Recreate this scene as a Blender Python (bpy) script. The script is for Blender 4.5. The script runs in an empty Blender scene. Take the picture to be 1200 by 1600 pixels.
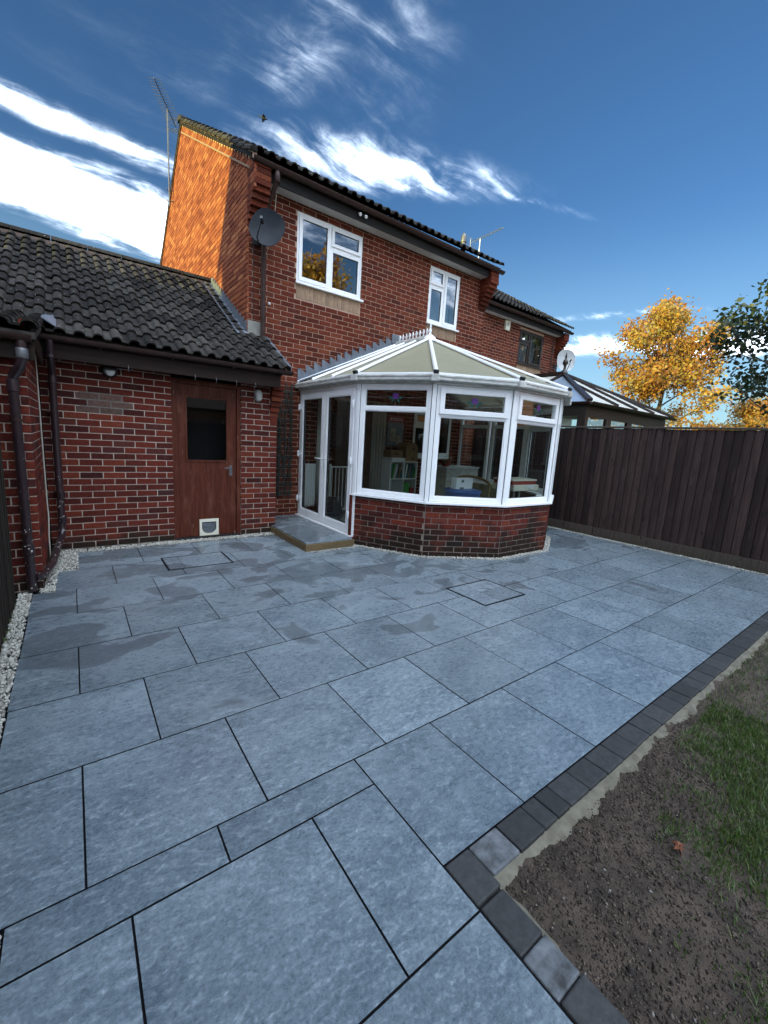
import bpy, math, random
import numpy as np
from mathutils import Vector, Matrix, noise

random.seed(7)
RNG = np.random.default_rng(7)
R = math.radians
SC = bpy.context.scene
COL = SC.collection

# ------------------------------------------------------------------ camera
EYE = 1.48
FPX, YAW, PITCH, ROLL = 646.454, R(37.1347), R(9.8503), R(3.5309)
fwd = Vector((math.sin(YAW) * math.cos(PITCH), math.cos(YAW) * math.cos(PITCH), -math.sin(PITCH)))
right = Vector((math.cos(YAW), -math.sin(YAW), 0))
up = right.cross(fwd)
cr, sr = math.cos(ROLL), math.sin(ROLL)
CX = right * cr + up * sr
CY = -right * sr + up * cr
cam_data = bpy.data.cameras.new('camera')
cam_data.sensor_fit = 'HORIZONTAL'
cam_data.sensor_width = 36.0
cam_data.lens = FPX / 1200 * 36
cam_data.clip_start = 0.03
cam_data.clip_end = 3000
cam = bpy.data.objects.new('camera', cam_data)
COL.objects.link(cam)
cam.matrix_world = Matrix(((CX.x, CY.x, -fwd.x, 0), (CX.y, CY.y, -fwd.y, 0), (CX.z, CY.z, -fwd.z, EYE), (0, 0, 0, 1)))
SC.camera = cam


def project(P):
    v = Vector(P) - Vector((0, 0, EYE))
    d = v.dot(fwd)
    if d < 0.05:
        return None
    return 600 + FPX * v.dot(CX) / d, 800 - FPX * v.dot(CY) / d, d


# ------------------------------------------------------------------ render settings
SC.render.engine = 'CYCLES'
SC.cycles.max_bounces = 8
SC.cycles.transparent_max_bounces = 24
SC.cycles.use_denoising = True
SC.view_settings.view_transform = 'Standard'
SC.view_settings.look = 'None'
SC.view_settings.gamma = 1.0
SC.view_settings.use_curve_mapping = False
SC.view_settings.exposure = 0.76

# ------------------------------------------------------------------ sun and sky
SUN_EL = R(8.0)
TO_SUN = Vector((-0.988 * math.cos(SUN_EL), -0.080 * math.cos(SUN_EL), math.sin(SUN_EL))).normalized()
sun_data = bpy.data.lights.new('sun', 'SUN')
sun_data.energy = 5.0
sun_data.angle = R(0.5)
sun_data.color = (1.0, 0.88, 0.25)
sun = bpy.data.objects.new('sun', sun_data)
COL.objects.link(sun)
sun.rotation_euler = TO_SUN.to_track_quat('Z', 'Y').to_euler()
sun.location = (-20, -2, 12)

SKY_STRENGTH = 0.118
CLOUD = 3.4


class NT:
    """small helper for writing node trees"""

    def __init__(self, tree):
        self.t = tree
        self.n = tree.nodes
        self.l = tree.links

    def node(self, typ, **kw):
        n = self.n.new(typ)
        for k, v in kw.items():
            setattr(n, k, v)
        return n

    def set(self, sock, v):
        if isinstance(v, bpy.types.NodeSocket):
            self.l.new(v, sock)
        elif isinstance(v, (tuple, list)) and len(v) == 3 and sock.type == 'RGBA':
            sock.default_value = (*v, 1)
        else:
            sock.default_value = v

    def math(self, op, a, b=0.0, c=0.0, clamp=False):
        n = self.node('ShaderNodeMath', operation=op, use_clamp=clamp)
        self.set(n.inputs[0], a)
        self.set(n.inputs[1], b)
        self.set(n.inputs[2], c)
        return n.outputs[0]

    def vmath(self, op, a, b=(0, 0, 0), scale=None):
        n = self.node('ShaderNodeVectorMath', operation=op)
        self.set(n.inputs[0], a)
        self.set(n.inputs[1], b)
        if scale is not None:
            self.set(n.inputs['Scale'], scale)
        return n.outputs['Value'] if op in ('LENGTH', 'DOT_PRODUCT', 'DISTANCE') else n.outputs[0]

    def mix(self, f, a, b, blend='MIX'):
        n = self.node('ShaderNodeMix', data_type='RGBA', blend_type=blend)
        self.set(n.inputs[0], f)
        self.set(n.inputs[6], a)
        self.set(n.inputs[7], b)
        return n.outputs[2]

    def noise(self, vec, scale=5.0, detail=4.0, rough=0.55, dist=0.0):
        n = self.node('ShaderNodeTexNoise')
        if vec is not None:
            self.l.new(vec, n.inputs['Vector'])
        n.inputs['Scale'].default_value = scale
        n.inputs['Detail'].default_value = detail
        n.inputs['Roughness'].default_value = rough
        n.inputs['Distortion'].default_value = dist
        return n.outputs['Fac']

    def ramp(self, f, stops, interp='LINEAR'):
        n = self.node('ShaderNodeValToRGB')
        n.color_ramp.interpolation = interp
        e = n.color_ramp.elements
        while len(e) < len(stops):
            e.new(0.5)
        for i, (p, c) in enumerate(stops):
            e[i].position = p
            e[i].color = (*c, 1) if not isinstance(c, (int, float)) else (c, c, c, 1)
        self.set(n.inputs[0], f)
        return n.outputs[0]

    def maprange(self, v, a, b, c=0.0, d=1.0, smooth=False):
        n = self.node('ShaderNodeMapRange', interpolation_type='SMOOTHSTEP' if smooth else 'LINEAR')
        self.set(n.inputs[0], v)
        for i, x in enumerate((a, b, c, d)):
            self.set(n.inputs[i + 1], x)
        return n.outputs[0]

    def mapping(self, vec, loc=(0, 0, 0), rot=(0, 0, 0), scale=(1, 1, 1), typ='POINT'):
        n = self.node('ShaderNodeMapping', vector_type=typ)
        self.l.new(vec, n.inputs[0])
        n.inputs[1].default_value = loc
        n.inputs[2].default_value = rot
        n.inputs[3].default_value = scale
        return n.outputs[0]


def build_world():
    w = bpy.data.worlds.new('World')
    SC.world = w
    w.use_nodes = True
    t = NT(w.node_tree)
    t.n.clear()
    sky = t.node('ShaderNodeTexSky', sky_type='NISHITA')
    sky.sun_disc = False
    sky.sun_elevation = SUN_EL
    sky.sun_rotation = math.atan2(TO_SUN.x, TO_SUN.y)
    sky.altitude = 50
    sky.air_density = 1.0
    sky.dust_density = 0.6
    sky.ozone_density = 4.4
    base = t.vmath('SCALE', sky.outputs[0], scale=SKY_STRENGTH)
    co = t.node('ShaderNodeTexCoord').outputs['Generated']
    sep = t.node('ShaderNodeSeparateXYZ')
    t.l.new(co, sep.inputs[0])
    zz = t.math('MAXIMUM', t.math('ADD', sep.outputs[2], 0.12), 0.03)
    cmb = t.node('ShaderNodeCombineXYZ')
    t.l.new(t.math('DIVIDE', sep.outputs[0], zz), cmb.inputs[0])
    t.l.new(t.math('DIVIDE', sep.outputs[1], zz), cmb.inputs[1])
    p = cmb.outputs[0]
    wob = t.node('ShaderNodeTexNoise')
    t.l.new(p, wob.inputs['Vector'])
    wob.inputs['Scale'].default_value = 2.6
    wob.inputs['Detail'].default_value = 3
    pw = t.vmath('ADD', p, t.vmath('SCALE', t.vmath('SUBTRACT', wob.outputs['Color'], (0.5, 0.5, 0.5)), scale=0.16))
    # (x, y, half length, half width, angle, weight) of cloud banks on the cloud plane
    banks = [(0.02, 1.93, 1.00, 0.30, 6, 1.30), (0.05, 1.55, 0.80, 0.10, 6, 0.55), (-0.05, 2.60, 0.8, 0.18, 8, 0.85),
             (0.74, 1.20, 0.74, 0.17, -32, 0.50), (0.47, 1.02, 0.42, 0.17, 100, 0.27), (0.52, 1.36, 0.30, 0.22, -20, 0.40),
             (1.20, 0.95, 0.36, 0.04, -24, 0.36), (0.62, 0.92, 0.5, 0.22, 60, 0.22),
             (0.30, 1.05, 1.1, 0.85, 80, 0.13), (2.60, 1.36, 0.80, 0.30, -62, 0.62), (2.95, 0.74, 0.75, 0.34, -70, 0.80), (2.20, 1.15, 0.7, 0.10, -62, 0.34)]
    total = None
    for (x, y, a, b, ang, wt) in banks:
        q = t.vmath('SUBTRACT', pw, (x, y, 0))
        q = t.mapping(q, rot=(0, 0, R(ang)), typ='TEXTURE')
        q = t.mapping(q, scale=(1 / a, 1 / b, 1))
        m = t.math('MULTIPLY', t.math('SUBTRACT', 1.0, t.vmath('LENGTH', q), clamp=True), wt)
        total = m if total is None else t.math('MAXIMUM', total, m)
    st = t.mapping(p, rot=(0, 0, R(14)), scale=(0.55, 1.5, 1))
    big = t.noise(st, 0.62, 3, 0.5)
    # heavier cloud cover added over the unseen sky behind the viewer, to brighten the shade
    away = t.maprange(t.math('ADD', t.math('MULTIPLY', sep.outputs[1], 1.0), t.math('MULTIPLY', sep.outputs[0], 0.35)), 0.12, -0.12)
    total = t.math('MAXIMUM', total, t.math('MULTIPLY', t.maprange(big, 0.42, 0.62), t.math('MULTIPLY', away, 0.95)))
    streak = t.noise(t.mapping(pw, rot=(0, 0, R(24)), scale=(0.8, 3.0, 1)), 3.4, 9, 0.64, 0.5)
    puff = t.noise(pw, 7.0, 7, 0.62, 0.2)
    nz = t.math('ADD', t.math('MULTIPLY', streak, 0.62), t.math('MULTIPLY', puff, 0.38))
    dens = t.math('ADD', total, t.math('MULTIPLY', t.math('SUBTRACT', nz, 0.5), t.maprange(total, 0.0, 0.30, 0.0, 2.3)))
    mask = t.math('POWER', t.maprange(dens, 0.0, 0.95, 0.0, 1.0, True), 1.9)
    low = t.maprange(sep.outputs[2], 0.0, 0.45, 1.0, 0.0, True)
    base = t.mix(t.math('MULTIPLY', low, 0.60), base, (0.32, 0.50, 0.58))
    ccol = t.mix(low, (0.86 * CLOUD, 1.0 * CLOUD, 1.18 * CLOUD), (0.95 * CLOUD, 1.0 * CLOUD, 1.05 * CLOUD))
    col = t.mix(mask, base, ccol)
    above = t.maprange(sep.outputs[2], -0.02, 0.0)
    col = t.mix(above, base, col)
    bg = t.node('ShaderNodeBackground')
    t.l.new(col, bg.inputs[0])
    bg.inputs[1].default_value = 1.0
    out = t.node('ShaderNodeOutputWorld')
    t.l.new(bg.outputs[0], out.inputs[0])


build_world()


# ------------------------------------------------------------------ materials
def new_mat(name):
    m = bpy.data.materials.new(name)
    m.use_nodes = True
    t = NT(m.node_tree)
    t.n.clear()
    out = t.node('ShaderNodeOutputMaterial')
    b = t.node('ShaderNodeBsdfPrincipled')
    t.l.new(b.outputs[0], out.inputs[0])
    return m, t, b, out


def wpos(t):
    return t.node('ShaderNodeNewGeometry').outputs['Position']


def bump(t, b, h, strength=0.3, dist=0.01):
    n = t.node('ShaderNodeBump')
    n.inputs['Strength'].default_value = strength
    n.inputs['Distance'].default_value = dist
    t.l.new(h, n.inputs['Height'])
    t.l.new(n.outputs[0], b.inputs['Normal'])


def rnd(t):
    """0..1 per object, plus the 'rnd' attribute that joined pieces carry"""
    a = t.node('ShaderNodeAttribute', attribute_name='rnd')
    o = t.node('ShaderNodeObjectInfo')
    return t.math('FRACT', t.math('ADD', a.outputs['Fac'], o.outputs['Random']))


def plain(name, ca, cb=None, rough=0.5, scale=20, bumps=0.0, bscale=None, stretch=(1, 1, 1), metal=0.0, spec=0.5, vary=0.0, lo=0.3, hi=0.7):
    m, t, b, _ = new_mat(name)
    p = t.mapping(wpos(t), scale=stretch)
    f = t.maprange(t.noise(p, scale, 5, 0.6), lo, hi)
    c = t.mix(f, ca, cb or ca)
    if vary:
        k = t.maprange(rnd(t), 0, 1, 1 - vary, 1 + vary)
        c = t.vmath('SCALE', c, scale=k)
    t.set(b.inputs['Base Color'], c)
    b.inputs['Roughness'].default_value = rough
    b.inputs['Metallic'].default_value = metal
    b.inputs['Specular IOR Level'].default_value = spec
    if bumps:
        bump(t, b, t.noise(p, bscale or scale * 3, 5, 0.6), bumps, 0.004)
    return m


def brick_mat(name, stops, dampz=0.0, white=0.25, dampcol=(0.018, 0.02, 0.013), amp=1.0):
    m, t, b, _ = new_mat(name)
    p = wpos(t)
    r = rnd(t)
    c = t.ramp(r, stops)
    n1 = t.noise(p, 38, 5, 0.65)
    c = t.vmath('SCALE', c, scale=t.maprange(n1, 0.3, 0.7, 1 - 0.38 * amp, 1 + 0.35 * amp))
    n2 = t.noise(p, 9, 5, 0.7)
    c = t.mix(t.math('MULTIPLY', t.maprange(n2, 0.55, 0.8), white), c, (0.22, 0.15, 0.125))
    n4 = t.noise(p, 120, 2, 0.5)
    c = t.mix(t.maprange(n4, 0.68, 0.76, 0, 0.5), c, (0.03, 0.02, 0.02))
    if dampz:
        s = t.node('ShaderNodeSeparateXYZ')
        t.l.new(p, s.inputs[0])
        n3 = t.noise(p, 2.6, 5, 0.65)
        d = t.maprange(t.math('ADD', s.outputs[2], t.math('MULTIPLY', t.math('SUBTRACT', n3, 0.5), 1.3 * dampz / 0.35)), dampz * 0.35, dampz, 0.92, 0)
        c = t.mix(d, c, dampcol)
    t.set(b.inputs['Base Color'], c)
    b.inputs['Roughness'].default_value = 0.85
    b.inputs['Specular IOR Level'].default_value = 0.10
    bump(t, b, t.math('ADD', t.math('MULTIPLY', n1, 1.0), t.math('MULTIPLY', n4, 0.6)), 0.55, 0.004)
    return m


M = {}
RED = [(0.0, (0.042, 0.012, 0.011)), (0.22, (0.082, 0.0175, 0.0125)), (0.55, (0.115, 0.022, 0.0145)), (0.84, (0.15, 0.032, 0.018)), (1.0, (0.05, 0.018, 0.018))]
RED_LIT = [(0.0, (0.062, 0.016, 0.010)), (0.3, (0.102, 0.022, 0.012)), (0.65, (0.130, 0.028, 0.015)), (0.9, (0.155, 0.040, 0.020)), (1.0, (0.08, 0.025, 0.018))]  # redder copy of the brick palette; the house catching more light is painted in
M['brick_garage'] = brick_mat('brick_garage', RED, 0.17, 0.18, (0.022, 0.018, 0.014))
M['brick_house'] = brick_mat('brick_house', RED_LIT, 0.0, 0.14)
M['brick_gable_sunlit'] = brick_mat('brick_gable_sunlit', [(0.0, (0.16, 0.044, 0.024)), (0.4, (0.24, 0.071, 0.035)), (0.8, (0.30, 0.100, 0.046)), (1.0, (0.36, 0.14, 0.065))], 0.0, 0.05, amp=0.45)  # lighter, warmer copy of the house brick; low sunlight is put into it
M['brick_dwarf'] = brick_mat('brick_dwarf', RED, 0.45, 0.30, (0.016, 0.013, 0.010))
M['patch_brick'] = brick_mat('smeared_patch_brick', [(0.0, (0.085, 0.055, 0.045)), (1.0, (0.135, 0.075, 0.06))], 0.0, 0.5)
M['mortar'] = plain('mortar', (0.50, 0.42, 0.34), (0.36, 0.29, 0.235), 0.95, 14, 0.4, 90)
M['mortar_house'] = plain('mortar_house', (0.46, 0.31, 0.23), (0.36, 0.23, 0.165), 0.95, 14, 0.4, 90)
M['mortar_dwarf'] = plain('sooty_mortar', (0.30, 0.235, 0.19), (0.12, 0.095, 0.08), 0.95, 5, 0.4, 90)
M['mortar_grey'] = plain('mortar_grey', (0.19, 0.165, 0.135), (0.115, 0.1, 0.085), 0.95, 12, 0.4, 90)
M['buff'] = plain('buff_brick', (0.32, 0.21, 0.13), (0.20, 0.13, 0.085), 0.9, 26, 0.4, 90, vary=0.22)
M['upvc'] = plain('white_upvc', (0.88, 0.88, 0.88), (0.83, 0.83, 0.835), 0.28, 7, 0.02, 60)
M['upvc_dirty'] = plain('weathered_white_upvc', (0.62, 0.61, 0.58), (0.33, 0.325, 0.29), 0.4, 9, 0.05, 60, stretch=(1, 1, 3))
M['soffit'] = plain('soffit_board', (0.50, 0.48, 0.45), (0.42, 0.40, 0.38), 0.6, 6)
M['brown_plastic'] = plain('brown_plastic', (0.030, 0.017, 0.015), (0.052, 0.030, 0.026), 0.33, 16, 0.03, 80, spec=0.15)
M['black_fascia'] = plain('dark_stained_fascia', (0.010, 0.009, 0.0085), (0.022, 0.019, 0.017), 0.6, 12, 0.15, 60, stretch=(0.3, 1, 4), spec=0.15)
M['brown_fascia'] = plain('brown_stained_fascia', (0.013, 0.008, 0.006), (0.028, 0.016, 0.012), 0.55, 10, 0.15, 60, stretch=(0.3, 1, 4), spec=0.15)
M['lead'] = plain('weathered_lead', (0.075, 0.088, 0.108), (0.16, 0.18, 0.21), 0.45, 9, 0.2, 40)
M['black'] = plain('black_plastic', (0.012, 0.012, 0.013), (0.02, 0.02, 0.022), 0.35)
M['dark'] = plain('dark_void', (0.006, 0.005, 0.005), (0.010, 0.008, 0.008), 0.9)  # near-black colour stands in for the shade inside rooms, garage and holes
M['rubber'] = plain('black_gasket', (0.008, 0.008, 0.009), None, 0.6)
M['dish'] = plain('dark_dish_paint', (0.014, 0.018, 0.023), (0.022, 0.027, 0.034), 0.5, 12, 0.03, spec=0.15)
M['pale_dish'] = plain('pale_dish_paint', (0.42, 0.43, 0.43), (0.52, 0.53, 0.53), 0.4, 12)
M['steel'] = plain('galvanised_steel', (0.42, 0.43, 0.44), (0.58, 0.59, 0.60), 0.35, 20, metal=0.8)
M['dull_steel'] = plain('dull_steel', (0.10, 0.10, 0.11), (0.17, 0.17, 0.18), 0.5, 20, metal=0.5)
M['sleeper'] = plain('treated_timber', (0.17, 0.11, 0.045), (0.075, 0.052, 0.02), 0.75, 8, 0.4, 30, stretch=(1, 1, 6))
M['block'] = plain('charcoal_block', (0.017, 0.0175, 0.018), (0.036, 0.0365, 0.037), 0.75, 30, 0.45, 120, vary=0.35)
M['block_pale'] = plain('cement_stained_block', (0.17, 0.185, 0.20), (0.032, 0.032, 0.034), 0.8, 16, 0.4, 120)
M['haunch'] = plain('cement_haunching', (0.175, 0.16, 0.12), (0.085, 0.075, 0.055), 0.9, 16, 0.6, 60)
M['joint'] = plain('slab_bedding', (0.006, 0.006, 0.007), (0.011, 0.011, 0.012), 0.95, spec=0.05)
M['cream'] = plain('cream_plastic', (0.72, 0.68, 0.55), (0.65, 0.61, 0.49), 0.4, 9)
M['carton'] = plain('cardboard', (0.26, 0.165, 0.085), (0.21, 0.13, 0.065), 0.85, 8)
M['white'] = plain('white_gloss', (0.72, 0.72, 0.71), (0.68, 0.68, 0.67), 0.4)
M['curtain'] = plain('curtain_cloth', (0.40, 0.37, 0.33), (0.31, 0.285, 0.25), 0.9, 4, stretch=(6, 1, 0.4))
M['blue'] = plain('blue_plastic', (0.025, 0.09, 0.32), (0.03, 0.11, 0.38), 0.35)
M['green'] = plain('green_card', (0.06, 0.30, 0.055), (0.05, 0.24, 0.04), 0.6)
M['teal'] = plain('teal_card', (0.035, 0.115, 0.135), (0.04, 0.14, 0.15), 0.6)
M['red'] = plain('red_vinyl', (0.30, 0.045, 0.035), (0.24, 0.035, 0.028), 0.5)
M['cane'] = plain('brown_cane', (0.27, 0.155, 0.06), (0.16, 0.09, 0.035), 0.6, 30)
M['floor_in'] = plain('pale_vinyl_floor', (0.36, 0.31, 0.24), (0.29, 0.25, 0.19), 0.5, 3)
M['room'] = plain('timber_panelled_room', (0.17, 0.085, 0.040), (0.12, 0.06, 0.028), 0.7, 6, stretch=(1, 1, 4))
M['cloth_black'] = plain('black_cloth', (0.012, 0.012, 0.014), (0.022, 0.022, 0.025), 0.9)
M['plantleaf'] = plain('houseplant_leaf', (0.04, 0.11, 0.035), (0.07, 0.15, 0.05), 0.5)
M['purple'] = plain('purple_glass', (0.06, 0.02, 0.12), (0.12, 0.05, 0.2), 0.15, 60)
M['teal_glass'] = plain('green_glass', (0.012, 0.09, 0.075), (0.01, 0.06, 0.055), 0.15, 60)
M['frosted'] = plain('net_and_frosted_panel', (0.66, 0.70, 0.74), (0.56, 0.60, 0.64), 0.7, 3, stretch=(5, 5, 0.4))
M['trellis'] = plain('dark_trellis', (0.010, 0.016, 0.012), (0.02, 0.026, 0.02), 0.6)
M['bark'] = plain('bark', (0.06, 0.045, 0.032), (0.11, 0.085, 0.06), 0.9, 12, 0.6, 30, stretch=(1, 1, 0.3))
M['far_roof'] = plain('far_roof_tiles', (0.11, 0.075, 0.06), (0.15, 0.105, 0.085), 0.8, 8)
M['far_wall'] = plain('far_brick', (0.27, 0.10, 0.06), (0.33, 0.135, 0.08), 0.9, 8)
M['brown_frame'] = plain('brown_upvc', (0.018, 0.010, 0.007), (0.028, 0.017, 0.012), 0.4, 20)
M['bird'] = plain('bird_feather', (0.035, 0.033, 0.035), (0.07, 0.066, 0.066), 0.8)
M['copper_leaf'] = plain('dead_leaf', (0.22, 0.075, 0.035), (0.12, 0.04, 0.02), 0.6, 40)
M['cable'] = plain('pale_cable', (0.42, 0.39, 0.33), None, 0.6)


def make_glass(name, tint, ior, wave=0.0):
    m, t, b, out = new_mat(name)
    t.n.remove(b)
    tr = t.node('ShaderNodeBsdfTransparent')
    t.set(tr.inputs[0], tint)
    gl = t.node('ShaderNodeBsdfGlossy')
    gl.inputs['Roughness'].default_value = 0.0
    t.set(gl.inputs[0], (0.95, 0.97, 1.0))
    if wave:
        bn = t.node('ShaderNodeBump')
        bn.inputs['Strength'].default_value = wave
        bn.inputs['Distance'].default_value = 0.02
        t.l.new(t.noise(wpos(t), 1.6, 1, 0.4), bn.inputs['Height'])
        t.l.new(bn.outputs[0], gl.inputs['Normal'])
    fr = t.node('ShaderNodeFresnel')
    fr.inputs[0].default_value = ior
    back = t.node('ShaderNodeNewGeometry').outputs['Backfacing']
    fac = t.math('MULTIPLY', fr.outputs[0], t.math('SUBTRACT', 1.0, back))
    mx = t.node('ShaderNodeMixShader')
    t.l.new(fac, mx.inputs[0])
    t.l.new(tr.outputs[0], mx.inputs[1])
    t.l.new(gl.outputs[0], mx.inputs[2])
    t.l.new(mx.outputs[0], out.inputs[0])
    return m


M['glass'] = make_glass('window_glass', (0.90, 0.94, 0.93), 1.62)
M['glass_up'] = make_glass('coated_window_glass', (0.72, 0.76, 0.78), 3.6, 0.04)


def poly_mat():
    m, t, b, out = new_mat('polycarbonate_sheet')
    n = t.noise(wpos(t), 24, 5, 0.7)
    n2 = t.noise(wpos(t), 3, 4, 0.6)
    c = t.mix(t.maprange(n, 0.35, 0.7), (0.42, 0.385, 0.265), (0.32, 0.295, 0.20))
    c = t.mix(t.maprange(n2, 0.45, 0.75, 0, 0.35), c, (0.24, 0.25, 0.18))
    t.set(b.inputs['Base Color'], c)
    b.inputs['Roughness'].default_value = 0.45
    tl = t.node('ShaderNodeBsdfTranslucent')
    t.set(tl.inputs[0], (0.62, 0.60, 0.50))
    mx = t.node('ShaderNodeMixShader')
    mx.inputs[0].default_value = 0.32
    t.l.new(b.outputs[0], mx.inputs[1])
    t.l.new(tl.outputs[0], mx.inputs[2])
    t.l.new(mx.outputs[0], out.inputs[0])
    return m


M['poly'] = poly_mat()


def paving_mat():
    m, t, b, _ = new_mat('blue_grey_porcelain')
    p = wpos(t)
    o = t.node('ShaderNodeObjectInfo')
    off = t.vmath('SCALE', o.outputs['Random'], scale=37.0)
    q = t.vmath('ADD', p, off)
    big = t.noise(t.mapping(q, rot=(0, 0, R(28)), scale=(1, 1.9, 1)), 2.4, 6, 0.62, 0.5)
    fine = t.noise(t.mapping(q, rot=(0, 0, R(28)), scale=(1, 1.8, 1)), 24, 10, 0.76, 0.25)
    grain = t.noise(q, 95, 4, 0.7)
    c = t.mix(t.maprange(big, 0.30, 0.72), (0.096, 0.125, 0.148), (0.180, 0.220, 0.246))
    c = t.mix(t.maprange(fine, 0.50, 0.70, 0, 0.70), c, (0.35, 0.405, 0.445))
    c = t.mix(t.maprange(fine, 0.46, 0.26, 0, 0.50), c, (0.06, 0.076, 0.088))
    c = t.vmath('SCALE', c, scale=t.maprange(grain, 0.3, 0.7, 0.68, 1.32))
    c = t.vmath('SCALE', c, scale=t.maprange(o.outputs['Random'], 0, 1, 0.87, 1.12))
    # patches that have not dried yet, nearer the house
    s = t.node('ShaderNodeSeparateXYZ')
    t.l.new(p, s.inputs[0])
    wn = t.noise(t.mapping(p, loc=(3.1, 0.7, 0), rot=(0, 0, R(12)), scale=(1, 1.35, 1)), 1.55, 3, 0.5, 0.6)
    near = t.maprange(s.outputs[1], 1.5, 3.6, -0.20, 0.035)
    wet = t.maprange(t.math('ADD', t.math('ADD', wn, near), t.math('MULTIPLY', t.math('SUBTRACT', fine, 0.5), 0.13)), 0.505, 0.585, 0, 1, True)
    rim = t.math('MULTIPLY', t.maprange(t.math('ADD', wn, near), 0.47, 0.525, 0, 1, True), t.math('SUBTRACT', 1.0, wet))
    c = t.mix(t.math('MULTIPLY', rim, 0.16), c, (0.34, 0.38, 0.42))
    c = t.mix(t.math('MULTIPLY', wet, 0.52), c, (0.060, 0.070, 0.078))
    t.set(b.inputs['Base Color'], c)
    t.set(b.inputs['Roughness'], t.mix(wet, t.maprange(fine, 0.3, 0.7, 0.22, 0.38), (0.25, 0.25, 0.25)))
    b.inputs['Specular IOR Level'].default_value = 1.0
    bump(t, b, t.math('ADD', t.math('MULTIPLY', fine, 1.0), t.math('MULTIPLY', grain, 0.35)), 0.22, 0.005)
    return m


M['paving'] = paving_mat()


def tile_mat():
    m, t, b, _ = new_mat('weathered_roof_tile')
    p = wpos(t)
    r = rnd(t)
    c = t.mix(r, (0.013, 0.012, 0.011), (0.052, 0.047, 0.042))
    n = t.noise(p, 17, 6, 0.7)
    c = t.vmath('SCALE', c, scale=t.maprange(n, 0.3, 0.7, 0.55, 1.6))
    l1 = t.noise(p, 34, 3, 0.55)
    c = t.mix(t.maprange(l1, 0.66, 0.72, 0, 0.85), c, (0.30, 0.30, 0.28))
    l2 = t.noise(p, 8, 5, 0.6)
    c = t.mix(t.maprange(l2, 0.58, 0.75, 0, 0.5), c, (0.085, 0.075, 0.05))
    t.set(b.inputs['Base Color'], c)
    b.inputs['Roughness'].default_value = 0.8
    b.inputs['Specular IOR Level'].default_value = 0.12
    bump(t, b, t.noise(p, 90, 4, 0.6), 0.5, 0.004)
    return m


M['tile'] = tile_mat()


def pipe_mat():
    m, t, b, _ = new_mat('splashed_brown_pipe')
    p = wpos(t)
    v = t.node('ShaderNodeTexVoronoi')
    t.l.new(p, v.inputs['Vector'])
    v.inputs['Scale'].default_value = 34
    s = t.node('ShaderNodeSeparateXYZ')
    t.l.new(p, s.inputs[0])
    amt = t.maprange(s.outputs[2], 1.5, 0.15, 0.04, 0.30)
    dots = t.math('LESS_THAN', v.outputs['Distance'], amt)
    n = t.noise(p, 30, 2, 0.5)
    dots = t.math('MULTIPLY', dots, t.maprange(n, 0.50, 0.55))
    c = t.mix(t.noise(p, 9, 4, 0.6), (0.014, 0.008, 0.010), (0.036, 0.020, 0.024))
    c = t.mix(dots, c, (0.5, 0.48, 0.43))
    t.set(b.inputs['Base Color'], c)
    b.inputs['Roughness'].default_value = 0.28
    return m


M['pipe'] = pipe_mat()


def door_mat():
    m, t, b, _ = new_mat('worn_brown_door')
    p = wpos(t)
    g = t.noise(t.mapping(p, scale=(7, 1, 0.6)), 5, 6, 0.65)
    c = t.mix(t.maprange(g, 0.3, 0.7), (0.050, 0.0115, 0.006), (0.108, 0.028, 0.0145))
    w = t.noise(t.mapping(p, scale=(2.0, 1, 0.55)), 6, 6, 0.7)
    c = t.mix(t.maprange(w, 0.52, 0.72, 0, 0.65), c, (0.16, 0.062, 0.04))
    sc = t.noise(t.mapping(p, rot=(0, R(28), 0), scale=(14, 1, 1.2)), 4.5, 2, 0.5)
    c = t.mix(t.maprange(sc, 0.745, 0.765, 0, 0.8), c, (0.40, 0.29, 0.24))
    t.set(b.inputs['Base Color'], c)
    b.inputs['Roughness'].default_value = 0.5
    b.inputs['Specular IOR Level'].default_value = 0.15
    bump(t, b, g, 0.12, 0.004)
    return m


M['door'] = door_mat()


def fence_mat(name, a, b2, c2):
    m, t, b, _ = new_mat(name)
    p = wpos(t)
    r = rnd(t)
    q = t.vmath('ADD', t.mapping(p, scale=(9, 9, 0.5)), t.vmath('SCALE', r, scale=11.0))
    g = t.noise(q, 5, 7, 0.68, 0.8)
    c = t.mix(t.maprange(g, 0.3, 0.72), a, b2)
    c = t.vmath('SCALE', c, scale=t.maprange(r, 0, 1, 0.50, 1.50))
    k = t.noise(t.vmath('ADD', t.mapping(p, scale=(10, 10, 4.5)), t.vmath('SCALE', r, scale=23.0)), 1.4, 2, 0.5)
    c = t.mix(t.maprange(k, 0.665, 0.71, 0, 0.85), c, (0.010, 0.008, 0.008))
    e = t.noise(t.mapping(p, scale=(3, 3, 0.7)), 2.0, 5, 0.7)
    c = t.mix(t.maprange(e, 0.56, 0.76, 0, 0.45), c, c2)
    t.set(b.inputs['Base Color'], c)
    b.inputs['Roughness'].default_value = 0.8
    b.inputs['Specular IOR Level'].default_value = 0.3
    bump(t, b, g, 0.45, 0.006)
    return m


M['fence'] = fence_mat('stained_fence_board', (0.014, 0.008, 0.007), (0.066, 0.038, 0.033), (0.125, 0.086, 0.078))
M['fence_dark'] = fence_mat('dark_fence_board', (0.016, 0.012, 0.009), (0.034, 0.026, 0.02), (0.03, 0.035, 0.014))
M['rail'] = fence_mat('fence_rail', (0.036, 0.027, 0.020), (0.075, 0.058, 0.046), (0.05, 0.055, 0.03))


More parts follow.
